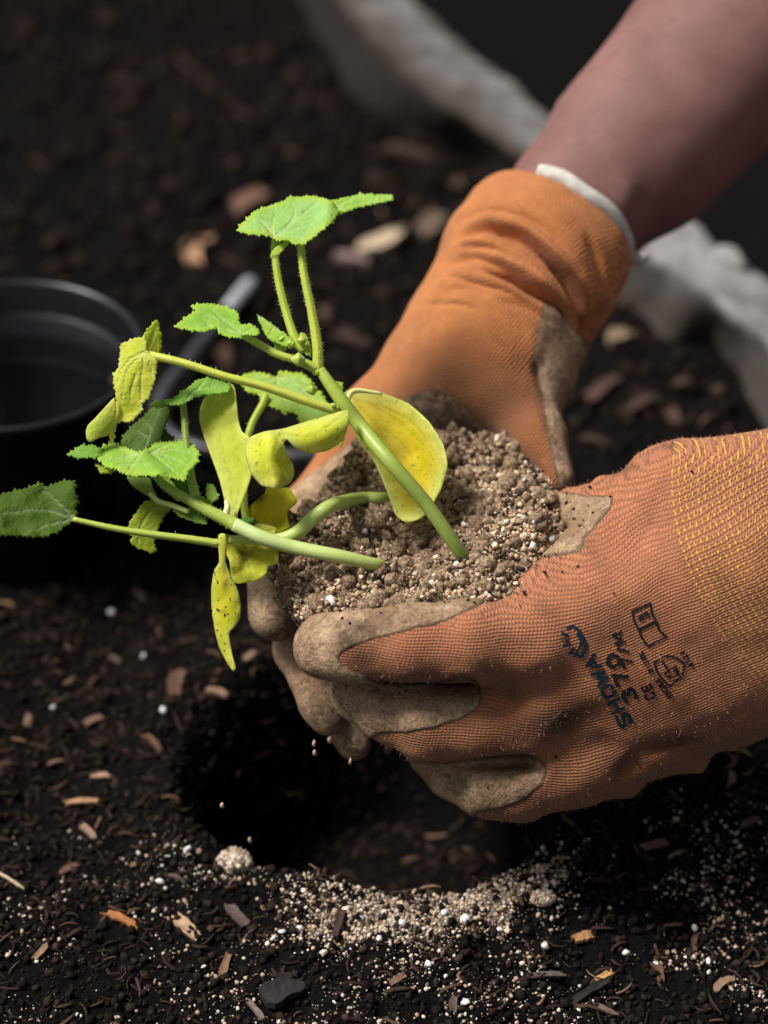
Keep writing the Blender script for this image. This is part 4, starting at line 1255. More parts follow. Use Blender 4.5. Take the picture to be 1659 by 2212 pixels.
def ball_shape(V):
    r = np.hypot(V[:, 0], V[:, 1])
    topm = smooth01(V[:, 2], -.02, -.002)
    V = V.copy()
    rad_ = 1 + .06 * vnoise(V, .045, 61) + .035 * vnoise(V, .018, 62)
    V[:, 0] *= rad_; V[:, 1] *= rad_
    q = V.copy()
    V[:, 2] += topm * (.006 * vnoise(q, .024, 63) + .0042 * vnoise(q, .011, 64) + .0018 * vnoise(q, .005, 65) + .0009 * vnoise(q, .0024, 66))
    # firm pale lump on the right, hollow in the middle
    V[:, 2] += topm * (.010 * np.exp(-(((q[:, 0] - .036) / .018) ** 2 + ((q[:, 1] - .006) / .026) ** 2)) + .007 * np.exp(-(((q[:, 0] - .012) / .03) ** 2 + ((q[:, 1] - .046) / .012) ** 2)) - .009 * np.exp(-(((q[:, 0] + .008) / .020) ** 2 + ((q[:, 1] + .004) / .016) ** 2)))
    V[:, 2] -= topm * .006 * smooth01(-q[:, 0], .01, .055)
    side = 1 - topm
    V[:, 0] += side * .003 * vnoise(q, .009, 67); V[:, 1] += side * .003 * vnoise(q, .009, 68)
    return V
Vb = ball_shape(Vb)
add("soil_core", Vb + BT, I, M['ball'], rb)
Nb = vnormals(Vb, I)
# grains and crumbs over its surface
cand = np.argwhere(Vb[:, 2] > -.045).ravel()
wt = np.hypot(Vb[cand, 0], Vb[cand, 1]) + .002
cand = RNG.choice(cand, 21000, p=wt / wt.sum())
jit = RNG.normal(0, .0008, (len(cand), 3))
size = .00035 + .0011 * RNG.random(len(cand)) ** 3
P = Vb[cand] + jit; P = P - Nb[cand] * 0 + Nb[cand] * (size * .35)[:, None]
patch = smooth01(vnoise(P, .014, 71) + .8 * np.exp(-(((P[:, 0] - .036) / .022) ** 2 + ((P[:, 1]) / .03) ** 2)) + .5 * np.exp(-((P[:, 1] + .042) / .012) ** 2) - .35, -.45, .5)
light = RNG.random(len(P)) < (.42 + .53 * patch)
tl = pick([(.56, .405, .265), (.70, .555, .40), (.42, .275, .165), (.74, .68, .59), (.05, .037, .026)], [5, 3, 3.2, .5, 1.5], len(P))
td = pick([(.29, .182, .11), (.15, .088, .053), (.035, .025, .019), (.42, .295, .19)], [4, 4, 3, 1.5], len(P))
Vc, Fc, Cc = lumps(P + BT, size, np.where(light[:, None], tl, td))
add("grit", Vc, Fc, M['grain'], rb, attrs={'tint': Cc}, smooth=False, kind="stuff")
cand = RNG.choice(np.argwhere(Vb[:, 2] > -.02).ravel(), 520)
P = Vb[cand] + Nb[cand] * .0006
Vc, Fc, Cc = lumps(P + BT, RNG.uniform(.0016, .0042, len(P)), pick([(.2, .13, .08), (.3, .2, .13), (.09, .055, .036), (.38, .27, .185)], [4, 3, 3, 2], len(P)))
add("clumps", Vc, Fc, M['ball'], rb, attrs={'tint': Cc}, smooth=False, kind="stuff")
bball = BVHTree.FromPolygons([tuple(map(float, p)) for p in Vb + BT], [tuple(int(i) for i in q) for q in I])
def on_ball(u, v):
    h = bball.ray_cast(Vector(CAM), Vector(W(u, v, 0.0) - CAM).normalized())
    return np.array(h[0]) if h[0] is not None else W(u, v, 0)
def pebble(u, v, mm, tint, name="pebble"):
    p = on_ball(u, v)
    Vv = VARS[int(u) % 14] * mm * .0005 * np.array([1, .8, .75])
    add(name, Vv @ rand_rot(1)[0].T + p + BACK * .0008, ICO_F, M['grain'], rb, attrs={'tint': np.concatenate([np.tile(tint, (12, 1)), np.ones((12, 1))], 1)}, smooth=False, origin=p)
for u, v, mm, t in [(718, 1297, 5.0, (.78, .78, .78)), (1004, 1133, 4.6, (.70, .68, .66)), (925, 1145, 5, (.20, .21, .23)), (870, 1240, 6, (.06, .055, .055)), (1190, 1162, 4.5, (.62, .60, .60)), (1150, 1180, 5, (.66, .58, .50)), (1085, 1250, 5, (.52, .42, .32)), (905, 1235, 5, (.10, .09, .085)), (1105, 1300, 4, (.5, .42, .36)), (1005, 1060, 4, (.4, .3, .22)), (800, 1290, 4, (.35, .27, .2)), (1130, 1120, 4, (.6, .5, .4))]:
    pebble(u, v, mm, t)

# crumbs falling from the root ball
for u, v, d in [(678, 1607, 3), (680, 1627, 3), (712, 1600, 0), (757, 1645, 2.5), (480, 1740, 1), (540, 1815, 0)]:
    p = W(u, v, d)
    add("falling_crumb", VARS[u % 14] * np.array([.0009, .0009, .0018]) + p, ICO_F, M['grain'], attrs={'tint': np.concatenate([np.tile((.5, .3, .19), (12, 1)), np.ones((12, 1))], 1)}, origin=p, smooth=False,
        label="tiny pale crumb falling through the air below the gloves", cat="crumb", group="crumbs falling from the root ball")

# ------------------------------------------------------------------ squash seedlings
GREEN, LIME, YGREEN, YEL, PALEY, DKG = (.20, .33, .06), (.32, .46, .07), (.46, .47, .05), (.66, .53, .025), (.66, .62, .20), (.085, .15, .025)

def stem(parent, pts, radii, tint, name="stem", lobes=0, lob=.0, hairs=0, n=40, tint2=None):
    path = catmull([W3(p) for p in pts], n)
    rr = np.array(radii) * PX
    V, F, Nn = tube(path, rr, 16, lobes, lob)
    t = np.linspace(0, 1, n).repeat(16)[:, None]
    c = np.array(tint) * (1 - t) + np.array(tint2 or tint) * t
    c = np.vstack([c, [tint], [tint2 or tint]])
    o = add(name, V, F, M['stem'], parent, attrs={'tint': np.concatenate([c, np.ones((len(c), 1))], 1)})
    if hairs:
        i = RNG.integers(16, len(Nn) - 16, hairs)
        b = V[i]; d = Nn[i] + RNG.normal(0, .35, (hairs, 3))
        d /= np.linalg.norm(d, axis=1)[:, None]
        ln = RNG.uniform(.0005, .0015, hairs)[:, None]
        s1 = np.cross(d, RIGHT); s1 /= np.linalg.norm(s1, axis=1)[:, None]; s2 = np.cross(d, s1)
        w = .00007
        HV = np.stack([b + s1 * w, b - s1 * w * .5 + s2 * w * .87, b - s1 * w * .5 - s2 * w * .87, b + d * ln], 1).reshape(-1, 3)
        base = np.arange(hairs) * 4
        HF = np.concatenate([np.stack([base + a, base + c_, base + 3], 1) for a, c_ in ((0, 1), (1, 2), (2, 0))])
        h = add("hairs", HV, HF, M['hair'], o, smooth=False, kind="stuff")
    return o

def lively(c):
    return tuple(min(.82, x * 1.5) for x in c)

def leaf(parent, outline, d0, tint, gu=0.0, gv=0.0, bowl=0.0, fold=None, serr=0.0, pitch=9, veins=(), edge_tint=None, spots=0.0, brown=None, rip=.12, name="leaf", label=None, step=5.0, roll=None, thick=.0004, arch=None, seed=0, dpts=None, vw=2.6):
    """sheet with the traced outline; depth = plane + bowl + fold + ripples (cm), serrated edge, veins"""
    ol = np.array(outline, float)
    n0 = len(ol)
    Q = np.vstack([ol[-1:], ol, ol[:2]])
    per = np.hypot(*np.diff(np.vstack([ol, ol[:1]]), axis=0).T).sum()
    pts = []
    for i in range(n0):
        a, b, c, d = Q[i], Q[i + 1], Q[i + 2], Q[(i + 3) % len(Q)]
        m = max(2, int(np.hypot(*(c - b)) / (3.0 if serr else 4.5)))
        for t in np.arange(m) / m:
            cr = .5 * (2 * b + (c - a) * t + (2 * a - 5 * b + 4 * c - d) * t * t + (3 * b - a - 3 * c + d) * t ** 3)
            ln = b + (c - b) * t
            pts.append(cr * .55 + ln * .45)
    pts = np.array(pts)
    area = .5 * np.sum(pts[:, 0] * np.roll(pts[:, 1], -1) - np.roll(pts[:, 0], -1) * pts[:, 1])
    if serr:
        T = np.roll(pts, -1, 0) - np.roll(pts, 1, 0); T /= np.hypot(*T.T)[:, None] + 1e-9
        nrm = np.stack([T[:, 1], -T[:, 0]], 1) * (1 if area > 0 else -1)
        cum = np.cumsum(np.hypot(*np.diff(np.vstack([pts[:1], pts]), axis=0).T))
        ph = cum / pitch + .25 * np.sin(cum / 31.0 + seed)
        saw = (ph % 1.0)
        amp = 2.3 * serr * (.6 + .4 * np.sin(np.floor(ph) * 2.3 + seed))
        pts = pts + nrm * (amp * (saw - .35))[:, None]
    lo, hi = pts.min(0), pts.max(0)
    gx, gy = np.meshgrid(np.arange(lo[0], hi[0], step), np.arange(lo[1], hi[1], step), indexing='ij')
    g = np.stack([gx.ravel(), gy.ravel()], 1)
    g[:, 1] += (np.round((g[:, 0] - lo[0]) / step) % 2) * step / 2
    g = g + RNG.uniform(-.6, .6, g.shape)
    ins = pip(g, pts)
    g = g[ins]
    if len(g):
        dd, _ = seg_dist(g, pts, True); g = g[dd > step * .45]
    allp = np.vstack([pts, g])
    n1 = len(pts)
    r = delaunay_2d_cdt([Vector(p) for p in allp], [(i, (i + 1) % n1) for i in range(n1)], [list(range(n1))], 1, 1e-4)
    P2 = np.array([tuple(p) for p in r[0]]); T3 = np.array([f for f in r[2] if len(f) == 3])
    ed, _ = seg_dist(P2, pts, True)
    cx = (lo + hi) / 2
    k = PX * 100
    dep = d0 + gu * (P2[:, 0] - cx[0]) * k + gv * (P2[:, 1] - cx[1]) * k
    if dpts is not None:
        A = np.array([p[:2] for p in dpts], float); vals = np.array([p[2] for p in dpts], float)
        D2 = ((P2[:, None, :] - A[None]) ** 2).sum(2); w = 1 / (D2 + 60) ** 1.3
        dep = (w * vals).sum(1) / w.sum(1)
    mx = ed.max() + 1e-6
    dep = dep + bowl * np.sin(np.clip(ed / mx, 0, 1) * pi / 2)
    if arch is not None:           # gentle lengthwise trough or ridge about a midline
        dd, _ = seg_dist(P2, catmull(np.array(arch[0], float), 20))
        dep = dep + arch[1] * (1 - (dd / arch[2]) ** 2)
    if roll is not None:           # crease line with the sheet bending back on both sides
        a = np.array(roll[0], float)
        dd, _ = seg_dist(P2, a)
        dep = dep + roll[1] * np.exp(-(dd / roll[2]) ** 2)
    P3 = np.stack([P2[:, 0] * k * .01, P2[:, 1] * k * .01, np.full(len(P2), seed * .37)], 1)
    dep = dep + rip * (vnoise(P3, .009, 80 + seed) + .5 * vnoise(P3, .004, 81 + seed))
    vein = np.zeros(len(P2))
    for vl in veins:
        pp = catmull(np.array(vl, float), 14) if len(vl) > 2 else np.array(vl, float)
        dd, par = seg_dist(P2, pp)
        vein = np.maximum(vein, np.exp(-(dd / (vw * (1.15 - .6 * par))) ** 2) * (1 - .55 * par))
    dep = dep - .03 * vein
    tint = lively(tint); edge_tint = lively(edge_tint) if edge_tint is not None else None
    tv = np.tile(np.array(tint, float), (len(P2), 1))
    if edge_tint is not None:
        w = np.exp(-(ed / (max(9.0, mx * .32) if name == 'seed_leaf' else 9.0)) ** 2)[:, None]
        tv = tv * (1 - w) + np.array(edge_tint) * w
    br = np.zeros(len(P2))
    if brown is not None:
        br = blot(P2, brown)
    V = W(P2[:, 0], P2[:, 1], dep)
    o = add(name, V, T3, M['leaf'], parent, attrs={'tint': np.concatenate([tv, np.ones((len(tv), 1))], 1), 'vein': vein, 'spots': np.full(len(P2), spots), 'brown': br, 'quilt': np.full(len(P2), .18 if name == 'seed_leaf' else 1.0)}, label=label)
    s = o.modifiers.new("thick", 'SOLIDIFY'); s.thickness = thick; s.offset = 0
    return o

def earth_up(parent, p, n=70, spread=.005):
    """crumbs pressed round the foot of a stem"""
    a = RNG.uniform(0, 2 * pi, n); r = .0022 + spread * RNG.random(n) ** 1.5
    q = np.stack([p[0] + r * np.cos(a), p[1] + r * np.sin(a), p[2] + .0018 - r * .35 + .001 * RNG.random(n)], 1)
    Vc, Fc, Cc = lumps(q, RNG.uniform(.0005, .0015, n), pick([(.45, .33, .22), (.28, .19, .12), (.12, .08, .05), (.6, .5, .38)], [4, 4, 2, 1.5], n))
    add("packed_soil", Vc, Fc, M['grain'], rb, attrs={'tint': Cc}, smooth=False, kind="stuff")

def bud(parent, u, v, d, ln, wd, ang, tint):
    """little ribbed flower bud with a pointed end"""
    n, m = 14, 12
    V = []
    for i in range(n):
        t = i / (n - 1)
        r = wd * (math.sin(min(t * 1.25, 1) * pi * .5) ** .7) * (1 - max(0, t - .55) / .45 * .75)
        if i == 0: r = wd * .25
        for j in range(m):
            a = j / m * 2 * pi
            q = r * (1 + .14 * math.cos(5 * a))
            V.append((t * ln, q * math.cos(a), q * math.sin(a)))
    V = np.array(V) * PX; c, s = math.cos(rad(ang)), math.sin(rad(ang))
    x = V[:, 0] * c - V[:, 1] * s; y = V[:, 0] * s + V[:, 1] * c
    Pw = W(u, v, d) + x[:, None] * RIGHT + y[:, None] * UP + V[:, 2][:, None] * BACK
    F = [(i * m + j, i * m + (j + 1) % m, (i + 1) * m + (j + 1) % m, (i + 1) * m + j) for i in range(n - 1) for j in range(m)]
    F += [tuple(range((n - 1) * m, n * m)), tuple(range(m - 1, -1, -1))]
    add("bud", Pw, F, M['stem'], parent, attrs={'tint': np.tile(np.array(tint + (1,)), (len(Pw), 1))})

# seedling A: the tall one with the big yellow seed leaf
pA0 = on_ball(1000, 1212)
dA0 = proj(pA0[None])[2][0]
A = root("squash_seedling", pA0, "tallest squash seedling with a big yellow seed leaf and raised top leaf", "seedling", "squash seedlings in one root ball")
z = Z2
earth_up(A, pA0)
SA = z([(1592, 1352, dA0 - .3), (1545, 1275, dA0 + .35), (1450, 1140, dA0 + .7), (1330, 1000, dA0 + .9), (1230, 880, 2.2), (1170, 800, 2.2), (1120, 730, 2.1), (1090, 685, 2.0)])
stem(A, SA, [15.5, 15, 15, 15.5, 16, 15, 13, 11], (.26, .34, .075), "stem", tint2=(.36, .44, .06), n=60)
stem(A, z([(1083, 700, 2.0), (1080, 600, 1.9), (1060, 480, 1.7), (1035, 360, 1.5), (1022, 245, 1.3)]), [12, 11, 9.5, 8.5, 8], (.40, .46, .05), "petiole", 5, .10, 420)
stem(A, z([(1035, 620, 1.8), (1005, 580, 1.7), (975, 490, 1.4), (950, 390, 1.2), (936, 290, 1.0), (937, 238, .8)]), [10, 9.5, 8.5, 8, 7.5, 7], (.38, .45, .05), "petiole", 5, .10, 340)
stem(A, z([(1150, 825, 2.3), (1040, 790, 2.5), (900, 742, 2.7), (760, 705, 2.8), (620, 660, 2.7), (488, 630, 2.4)]), [10, 10, 9, 8.5, 8.5, 9], (.50, .54, .08), "petiole", 5, .07, 200)
stem(A, z([(1075, 680, 2.0), (1020, 655, 2.1), (940, 630, 2.1), (880, 595, 2.0), (818, 565, 1.9)]), [11, 9, 8, 7.5, 6.5], (.40, .46, .07), "petiole", 5, .1, 180)
tl = ZTOP
leaf(A, tl([(92, 325), (150, 262), (215, 205), (300, 180), (410, 140), (430, 116), (500, 118), (585, 110), (660, 125), (725, 145), (760, 185), (765, 240), (715, 300), (650, 350), (600, 395), (545, 430), (470, 432), (425, 410), (380, 415), (335, 400), (300, 380), (230, 372), (150, 365), (100, 350)]), .9,
     (.33, .50, .17), gv=1.35, gu=.1, serr=4.5, pitch=7.5, rip=.10, edge_tint=(.38, .50, .08), seed=1, step=4.2, roll=(tl([(705, 150), (700, 230), (690, 300)]), .35, 16),
     veins=[tl(q) for q in ([(330, 385), (320, 320), (340, 240)], [(330, 385), (410, 330), (520, 240), (640, 170)], [(330, 385), (440, 350), (560, 310), (690, 260)], [(330, 385), (260, 300), (180, 270)], [(330, 385), (420, 390), (520, 400)], [(420, 325), (470, 250), (480, 180)], [(540, 225), (600, 180), (640, 130)])])
leaf(A, tl([(700, 150), (760, 135), (810, 122), (870, 112), (920, 92), (960, 100), (1015, 97), (1020, 108), (1080, 100), (1130, 103), (1152, 120), (1130, 140), (1050, 155), (960, 175), (880, 195), (800, 225), (740, 245), (640, 330), (540, 420), (600, 300)]), .4, (.34, .50, .10), gv=1.2, serr=3.0, pitch=8, rip=.06, seed=2, step=4.2,
     veins=[tl(q) for q in ([(560, 400), (720, 220), (1130, 120)], [(720, 220), (800, 160), (920, 110)])])
leaf(A, tl([(425, 408), (440, 425), (410, 460), (370, 505), (320, 530), (312, 505), (330, 475), (375, 440)]), 1.7, (.40, .50, .09), gv=.4, serr=2, pitch=7, rip=.04, seed=3, step=4)
leaf(A, z([(597, 535), (640, 500), (668, 482), (650, 465), (720, 460), (780, 475), (812, 493), (815, 530), (858, 530), (882, 552), (872, 568), (840, 562), (822, 572), (790, 575), (745, 560), (738, 540), (690, 555), (620, 545)]), 2.0,
     (.26, .44, .07), gv=1.2, serr=4, pitch=8, rip=.10, seed=4, step=4.2, edge_tint=(.36, .5, .08), veins=[z(q) for q in ([(825, 565), (760, 520), (690, 500)], [(760, 520), (720, 480)], [(825, 565), (760, 550), (700, 530)], [(825, 565), (860, 545)])])
leaf(A, z([(875, 497), (920, 525), (960, 555), (1003, 592), (985, 605), (960, 600), (915, 580), (895, 545)]), 2.0, (.30, .44, .05), gv=.3, gu=.5, serr=3, pitch=7, rip=.05, seed=5, step=4, veins=[z(q) for q in ([(880, 502), (1000, 592)], [(930, 545), (915, 570)], [(960, 570), (945, 592)])])
for b in ((985, 612, 2.3, 20, 12, 80, (.36, .44, .06)), (1030, 605, 2.1, 24, 11, 95, (.34, .42, .06)), (990, 650, 2.5, 30, 15, 0, (.40, .47, .10)), (1040, 755, 2.0, 26, 14, 10, (.33, .44, .07)), (1130, 815, 2.6, 12, 8, 60, (.35, .45, .07)), (965, 590, 2.2, 14, 9, 120, (.33, .42, .06))):
    (u, v), = z([b[:2]])
    bud(A, u, v, *b[2:])
for q, sd_ in (([(1010, 565), (1035, 560), (1055, 600), (1058, 635), (1030, 625), (1012, 600)], 6), ([(1130, 725), (1160, 728), (1170, 750), (1150, 760)], 7), ([(930, 590), (965, 585), (975, 620), (940, 615)], 8), ([(1150, 905), (1170, 915), (1165, 945), (1152, 930)], 9)):
    leaf(A, z(q), 1.8, (.32, .44, .06), gv=.4, serr=3, pitch=6, rip=.05, seed=sd_, step=4, name="leaflet")
# yellow drooping leaf at the long petiole, hung edge-on with its underside showing
leaf(A, ZP([(1075, 725), (1150, 690), (1245, 660), (1290, 690), (1290, 780), (1385, 870), (1385, 940), (1365, 1060), (1345, 1110), (1310, 1210), (1255, 1240), (1262, 1305), (1200, 1370), (1140, 1415), (1085, 1410), (1035, 1420), (1000, 1590), (968, 1595), (985, 1450), (1030, 1250), (1010, 1060), (1000, 990), (1050, 930)]), 2.4, (.50, .52, .045),
     gu=.35, gv=.1, serr=3.2, pitch=11, rip=.10, seed=11, edge_tint=(.56, .60, .12), step=4.5, roll=(ZP([(1290, 790), (1160, 900), (1060, 1100)]), .3, 40), veins=[ZP(q) for q in ([(1280, 790), (1150, 860), (1070, 980), (1040, 1080)], [(1280, 790), (1130, 960), (1080, 1200)], [(1280, 790), (1260, 960), (1250, 1150), (1240, 1290)], [(1280, 790), (1330, 900), (1350, 1000)], [(1200, 1000), (1160, 1150), (1150, 1280)])])
leaf(A, ZP([(1265, 655), (1310, 590), (1370, 515), (1412, 540), (1405, 600), (1430, 640), (1425, 700), (1428, 760), (1395, 810), (1290, 790)]), 2.0, (.48, .52, .05), gu=-.5, serr=3, pitch=10, rip=.08, seed=12, step=4.5, veins=[ZP(q) for q in ([(1290, 785), (1340, 690), (1385, 560)],)])
leaf(A, ZP([(1010, 1200), (940, 1270), (840, 1380), (780, 1440), (760, 1500), (770, 1570), (800, 1590), (880, 1550), (950, 1530), (1000, 1480), (1030, 1300)]), 2.3, (.42, .47, .07), arch=(ZP([(1010, 1250), (900, 1400), (790, 1550)]), .35, 34), rip=.05, seed=13, edge_tint=(.58, .62, .14), step=4.5, name="leaf")
# seed leaves
leaf(A, z([(1168, 772), (1190, 752), (1230, 750), (1300, 763), (1390, 800), (1460, 862), (1508, 940), (1522, 1010), (1500, 1090), (1455, 1170), (1420, 1195), (1380, 1202), (1345, 1175), (1318, 1100), (1275, 1000), (1225, 935), (1190, 870)]), 1.2, (.60, .43, .012), gu=.25, gv=.5, arch=(z([(1195, 775), (1300, 900), (1410, 1150)]), -1.5, 105), rip=.07, spots=.45, seed=14, edge_tint=(.62, .58, .16), thick=.0004,
     name="seed_leaf", label="broad cupped yellow seed leaf right of the stem", veins=[z(q) for q in ([(1195, 775), (1300, 900), (1410, 1150)], [(1195, 775), (1340, 850), (1470, 980), (1480, 1060)], [(1210, 800), (1270, 920), (1350, 1100)], [(1280, 870), (1380, 950), (1440, 1080)], [(1290, 800), (1420, 880), (1500, 1000)])], vw=1.6)
stem(A, z([(1195, 850, 2.2), (1185, 810, 2.0), (1185, 775, 1.7), (1215, 755, 1.4), (1300, 765, 1.2)]), [5, 6.5, 7, 6, 3], (.66, .66, .26), "seed_leaf_rim", n=26)
leaf(A, z([(1183, 822), (1187, 868), (1165, 925), (1115, 958), (1055, 968), (1005, 950), (978, 922), (966, 934), (975, 962), (995, 1005), (1000, 1040), (985, 1070), (942, 1090), (890, 1077), (855, 1037), (838, 985), (833, 950), (850, 915), (900, 895), (965, 885), (1040, 862), (1120, 838)]), 2.6, (.62, .56, .045), arch=(z([(1180, 850), (1060, 910), (950, 930), (905, 990), (925, 1060)]), .8, 46), gv=.25, rip=.07, brown=[z([(930, 1050)])[0] + (34, 26, 20, .55)], seed=15, edge_tint=(.62, .62, .16), thick=.0004, spots=.5,  # brown blot paints the shade on the rolled lobe's underside
     name="seed_leaf", label="curled yellow seed leaf rolled under at its tip", veins=[z(q) for q in ([(1180, 830), (1060, 910), (960, 905), (900, 960)], [(950, 905), (930, 980), (935, 1060)])], vw=2.0, roll=(z([(905, 905), (930, 990), (940, 1080)]), .35, 22))

# seedling B: lying out to the left
pB0 = on_ball(822, 1222); dB0 = proj(pB0[None])[2][0]
B = root("squash_seedling", pB0, "squash seedling leaning far over the pot with serrated green leaves", "seedling", "squash seedlings in one root ball")
earth_up(B, pB0)
stem(B, z([(1305, 1352, dB0 - .2), (1265, 1345, dB0 + .4), (1150, 1318, dB0 + .8), (1000, 1288, 3.2), (890, 1255, 3.2), (800, 1212, 3.0)]), [13.5, 14, 14.5, 15, 15.5, 15], (.40, .46, .10), "stem", tint2=(.50, .60, .26), n=60)
stem(B, z([(805, 1214, 3.0), (760, 1190, 2.9), (700, 1160, 2.8), (640, 1125, 2.6), (570, 1085, 2.3), (520, 1035, 2.0), (500, 1000, 1.8)]), [15, 14, 12, 11, 9.5, 8, 7], (.36, .45, .07), "stem", tint2=(.17, .24, .04), hairs=160, n=50)
stem(B, z([(745, 1276, 3.2), (640, 1260, 3.3), (500, 1242, 3.4), (380, 1222, 3.4), (250, 1193, 3.3)]), [9, 8, 7.5, 6.5, 5.5], (.40, .46, .08), "petiole", 5, .06, 60, tint2=(.36, .43, .07))
stem(B, z([(665, 1118, 2.6), (650, 1050, 2.3), (634, 930, 1.9), (624, 800, 1.5)]), [11, 9, 7.5, 7], (.20, .28, .05), "petiole", 5, .08, 120)
leaf(B, ZL([(270, 690), (335, 665), (310, 615), (380, 590), (440, 600), (520, 640), (560, 655), (620, 635), (680, 590), (760, 585), (850, 575), (920, 600), (965, 660), (950, 740), (905, 780), (870, 850), (820, 830), (740, 820), (705, 800), (690, 812), (600, 808), (530, 820), (460, 800), (400, 770), (330, 740)]), 2.6, (.29, .46, .075),
     gv=1.15, serr=6, pitch=6.5, rip=.12, seed=21, edge_tint=(.36, .50, .07), step=4.0, vw=2.3, roll=(ZL([(560, 660), (640, 740), (700, 800)]), .35, 18), veins=[ZL(q) for q in ([(575, 665), (520, 740), (470, 800)], [(575, 665), (450, 690), (330, 700)], [(575, 665), (500, 660), (380, 610)], [(640, 660), (740, 740), (850, 830)], [(640, 660), (760, 690), (900, 760)], [(640, 660), (780, 640), (940, 660)], [(640, 660), (740, 610), (830, 585)], [(590, 720), (630, 770), (650, 800)], [(520, 740), (440, 740), (400, 760)])])
leaf(B, ZL([(90, 665), (130, 630), (180, 610), (250, 605), (300, 630), (330, 665), (270, 690), (200, 690), (130, 685)]), 2.2, (.20, .36, .06), gv=1.2, serr=5, pitch=6, rip=.08, seed=22, step=4)
leaf(B, ZL([(275, 735), (330, 745), (400, 775), (380, 795), (300, 795), (285, 770)]), 2.4, (.30, .36, .04), gv=.9, serr=5, pitch=7, rip=.06, seed=23, step=4)
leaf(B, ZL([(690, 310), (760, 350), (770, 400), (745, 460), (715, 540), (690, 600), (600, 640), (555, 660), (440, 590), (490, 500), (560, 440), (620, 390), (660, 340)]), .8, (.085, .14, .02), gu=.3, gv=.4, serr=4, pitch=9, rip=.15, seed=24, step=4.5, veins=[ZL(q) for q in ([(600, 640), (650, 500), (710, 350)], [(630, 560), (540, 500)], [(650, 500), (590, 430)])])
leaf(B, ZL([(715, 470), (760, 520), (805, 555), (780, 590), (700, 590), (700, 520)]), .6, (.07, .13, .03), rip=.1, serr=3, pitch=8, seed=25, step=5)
leaf(B, ZL([(835, 255), (900, 215), (950, 170), (1020, 150), (1100, 165), (1185, 190), (1170, 240), (1080, 255), (990, 265), (920, 290), (850, 330), (740, 325), (720, 300), (800, 290)]), 1.5, (.24, .40, .07), gv=1.2, serr=4, pitch=8, rip=.12, seed=26, step=4.2, veins=[ZL(q) for q in ([(880, 310), (960, 230), (1160, 200)], [(960, 230), (1020, 160)])])
leaf(B, ZL([(640, 330), (690, 300), (735, 320), (740, 345), (690, 350)]), 1.3, (.26, .36, .05), gv=.9, serr=4, pitch=6, rip=.05, seed=36, step=4, name="leaflet")
leaf(B, ZL([(1185, 185), (1215, 220), (1228, 330), (1238, 430), (1262, 510), (1310, 550), (1330, 640), (1340, 720), (1330, 800), (1300, 900), (1265, 990), (1235, 1070), (1230, 1150), (1200, 1190), (1175, 1150), (1165, 1050), (1140, 960), (1110, 840), (1060, 700), (1010, 560), (975, 440), (980, 350), (1020, 265), (1110, 260)]), 2.0, (.47, .50, .06),
     gu=.35, arch=(ZL([(1200, 1150), (1190, 900), (1120, 600), (1100, 300)]), -.35, 46), gv=.3, rip=.05, seed=27, edge_tint=(.56, .60, .14), thick=.0004, name="seed_leaf", label="long upright yellow green seed leaf", veins=[ZL(q) for q in ([(1205, 1150), (1190, 900), (1120, 600), (1100, 300)], [(1210, 1050), (1250, 900), (1240, 700), (1180, 450)])], vw=1.6, spots=.2)
leaf(B, ZL([(-383, 940), (-200, 900), (-120, 860), (-60, 890), (0, 870), (40, 850), (130, 852), (130, 930), (150, 980), (135, 1050), (135, 1100), (60, 1160), (0, 1200), (-100, 1230), (-250, 1225), (-380, 1215), (-520, 1180), (-560, 1080), (-480, 980)]), 3.2, (.07, .12, .008), gv=.5, serr=5, pitch=11, rip=.2, seed=28, step=5.5, veins=[ZL(q) for q in ([(125, 1105), (-100, 1050), (-450, 1080)], [(125, 1105), (0, 980), (-100, 900)], [(125, 1105), (-50, 1150), (-200, 1200)])])  # dark tint carries the shade this leaf lies in
leaf(B, ZL([(800, 1020), (740, 985), (640, 975), (590, 1000), (540, 1070), (500, 1130), (490, 1190), (520, 1230), (500, 1260), (540, 1300), (600, 1320), (640, 1340), (680, 1330), (670, 1260), (690, 1190), (720, 1110), (760, 1060)]), 1.6, (.30, .34, .03), gu=-.2, gv=.2, rip=.12, serr=2.5, pitch=14, seed=29, step=4.5, veins=[ZL(q) for q in ([(790, 1025), (660, 1040), (580, 1150), (560, 1260)],)])
leaf(B, ZL([(480, 820), (560, 825), (640, 830), (660, 900), (690, 960), (620, 950), (540, 900), (500, 860)]), 1.2, (.22, .30, .07), gv=.5, rip=.08, seed=30, step=4.5)
leaf(B, ZL([(690, 800), (760, 830), (800, 860), (850, 900), (880, 960), (830, 990), (760, 930), (700, 880)]), 1.4, (.36, .40, .06), gv=.4, rip=.08, seed=31, step=4.5)
stem(B, ZL([(640, 940, 1.4), (700, 990, 1.8), (800, 1020, 2.2), (900, 1060, 2.5)]), [6, 6, 6, 6], (.42, .50, .16), "petiole", n=24)
for q, s_, t_ in (([(800, 850), (860, 830), (900, 870), (945, 960), (910, 985), (850, 950)], 32, (.13, .20, .03)), ([(1020, 880), (1065, 875), (1105, 945), (1080, 990), (1030, 970)], 33, (.24, .36, .06)), ([(790, 1040), (850, 1030), (960, 1050), (1030, 1130), (1000, 1145), (900, 1110), (840, 1090)], 34, (.17, .27, .04)), ([(950, 920), (1000, 960), (1100, 1040), (1160, 1090), (1100, 1080), (1000, 1020)], 35, (.30, .42, .07))):
    leaf(B, ZL(q), 2.3, t_, gv=.4, serr=4, pitch=7, rip=.12, seed=s_, step=4, name="leaflet")
stem(B, ZL([(1150, 1090, 2.9), (1165, 1030, 2.9), (1155, 985, 2.8)]), [8, 7, 4], (.62, .66, .34), "stipule", n=16)

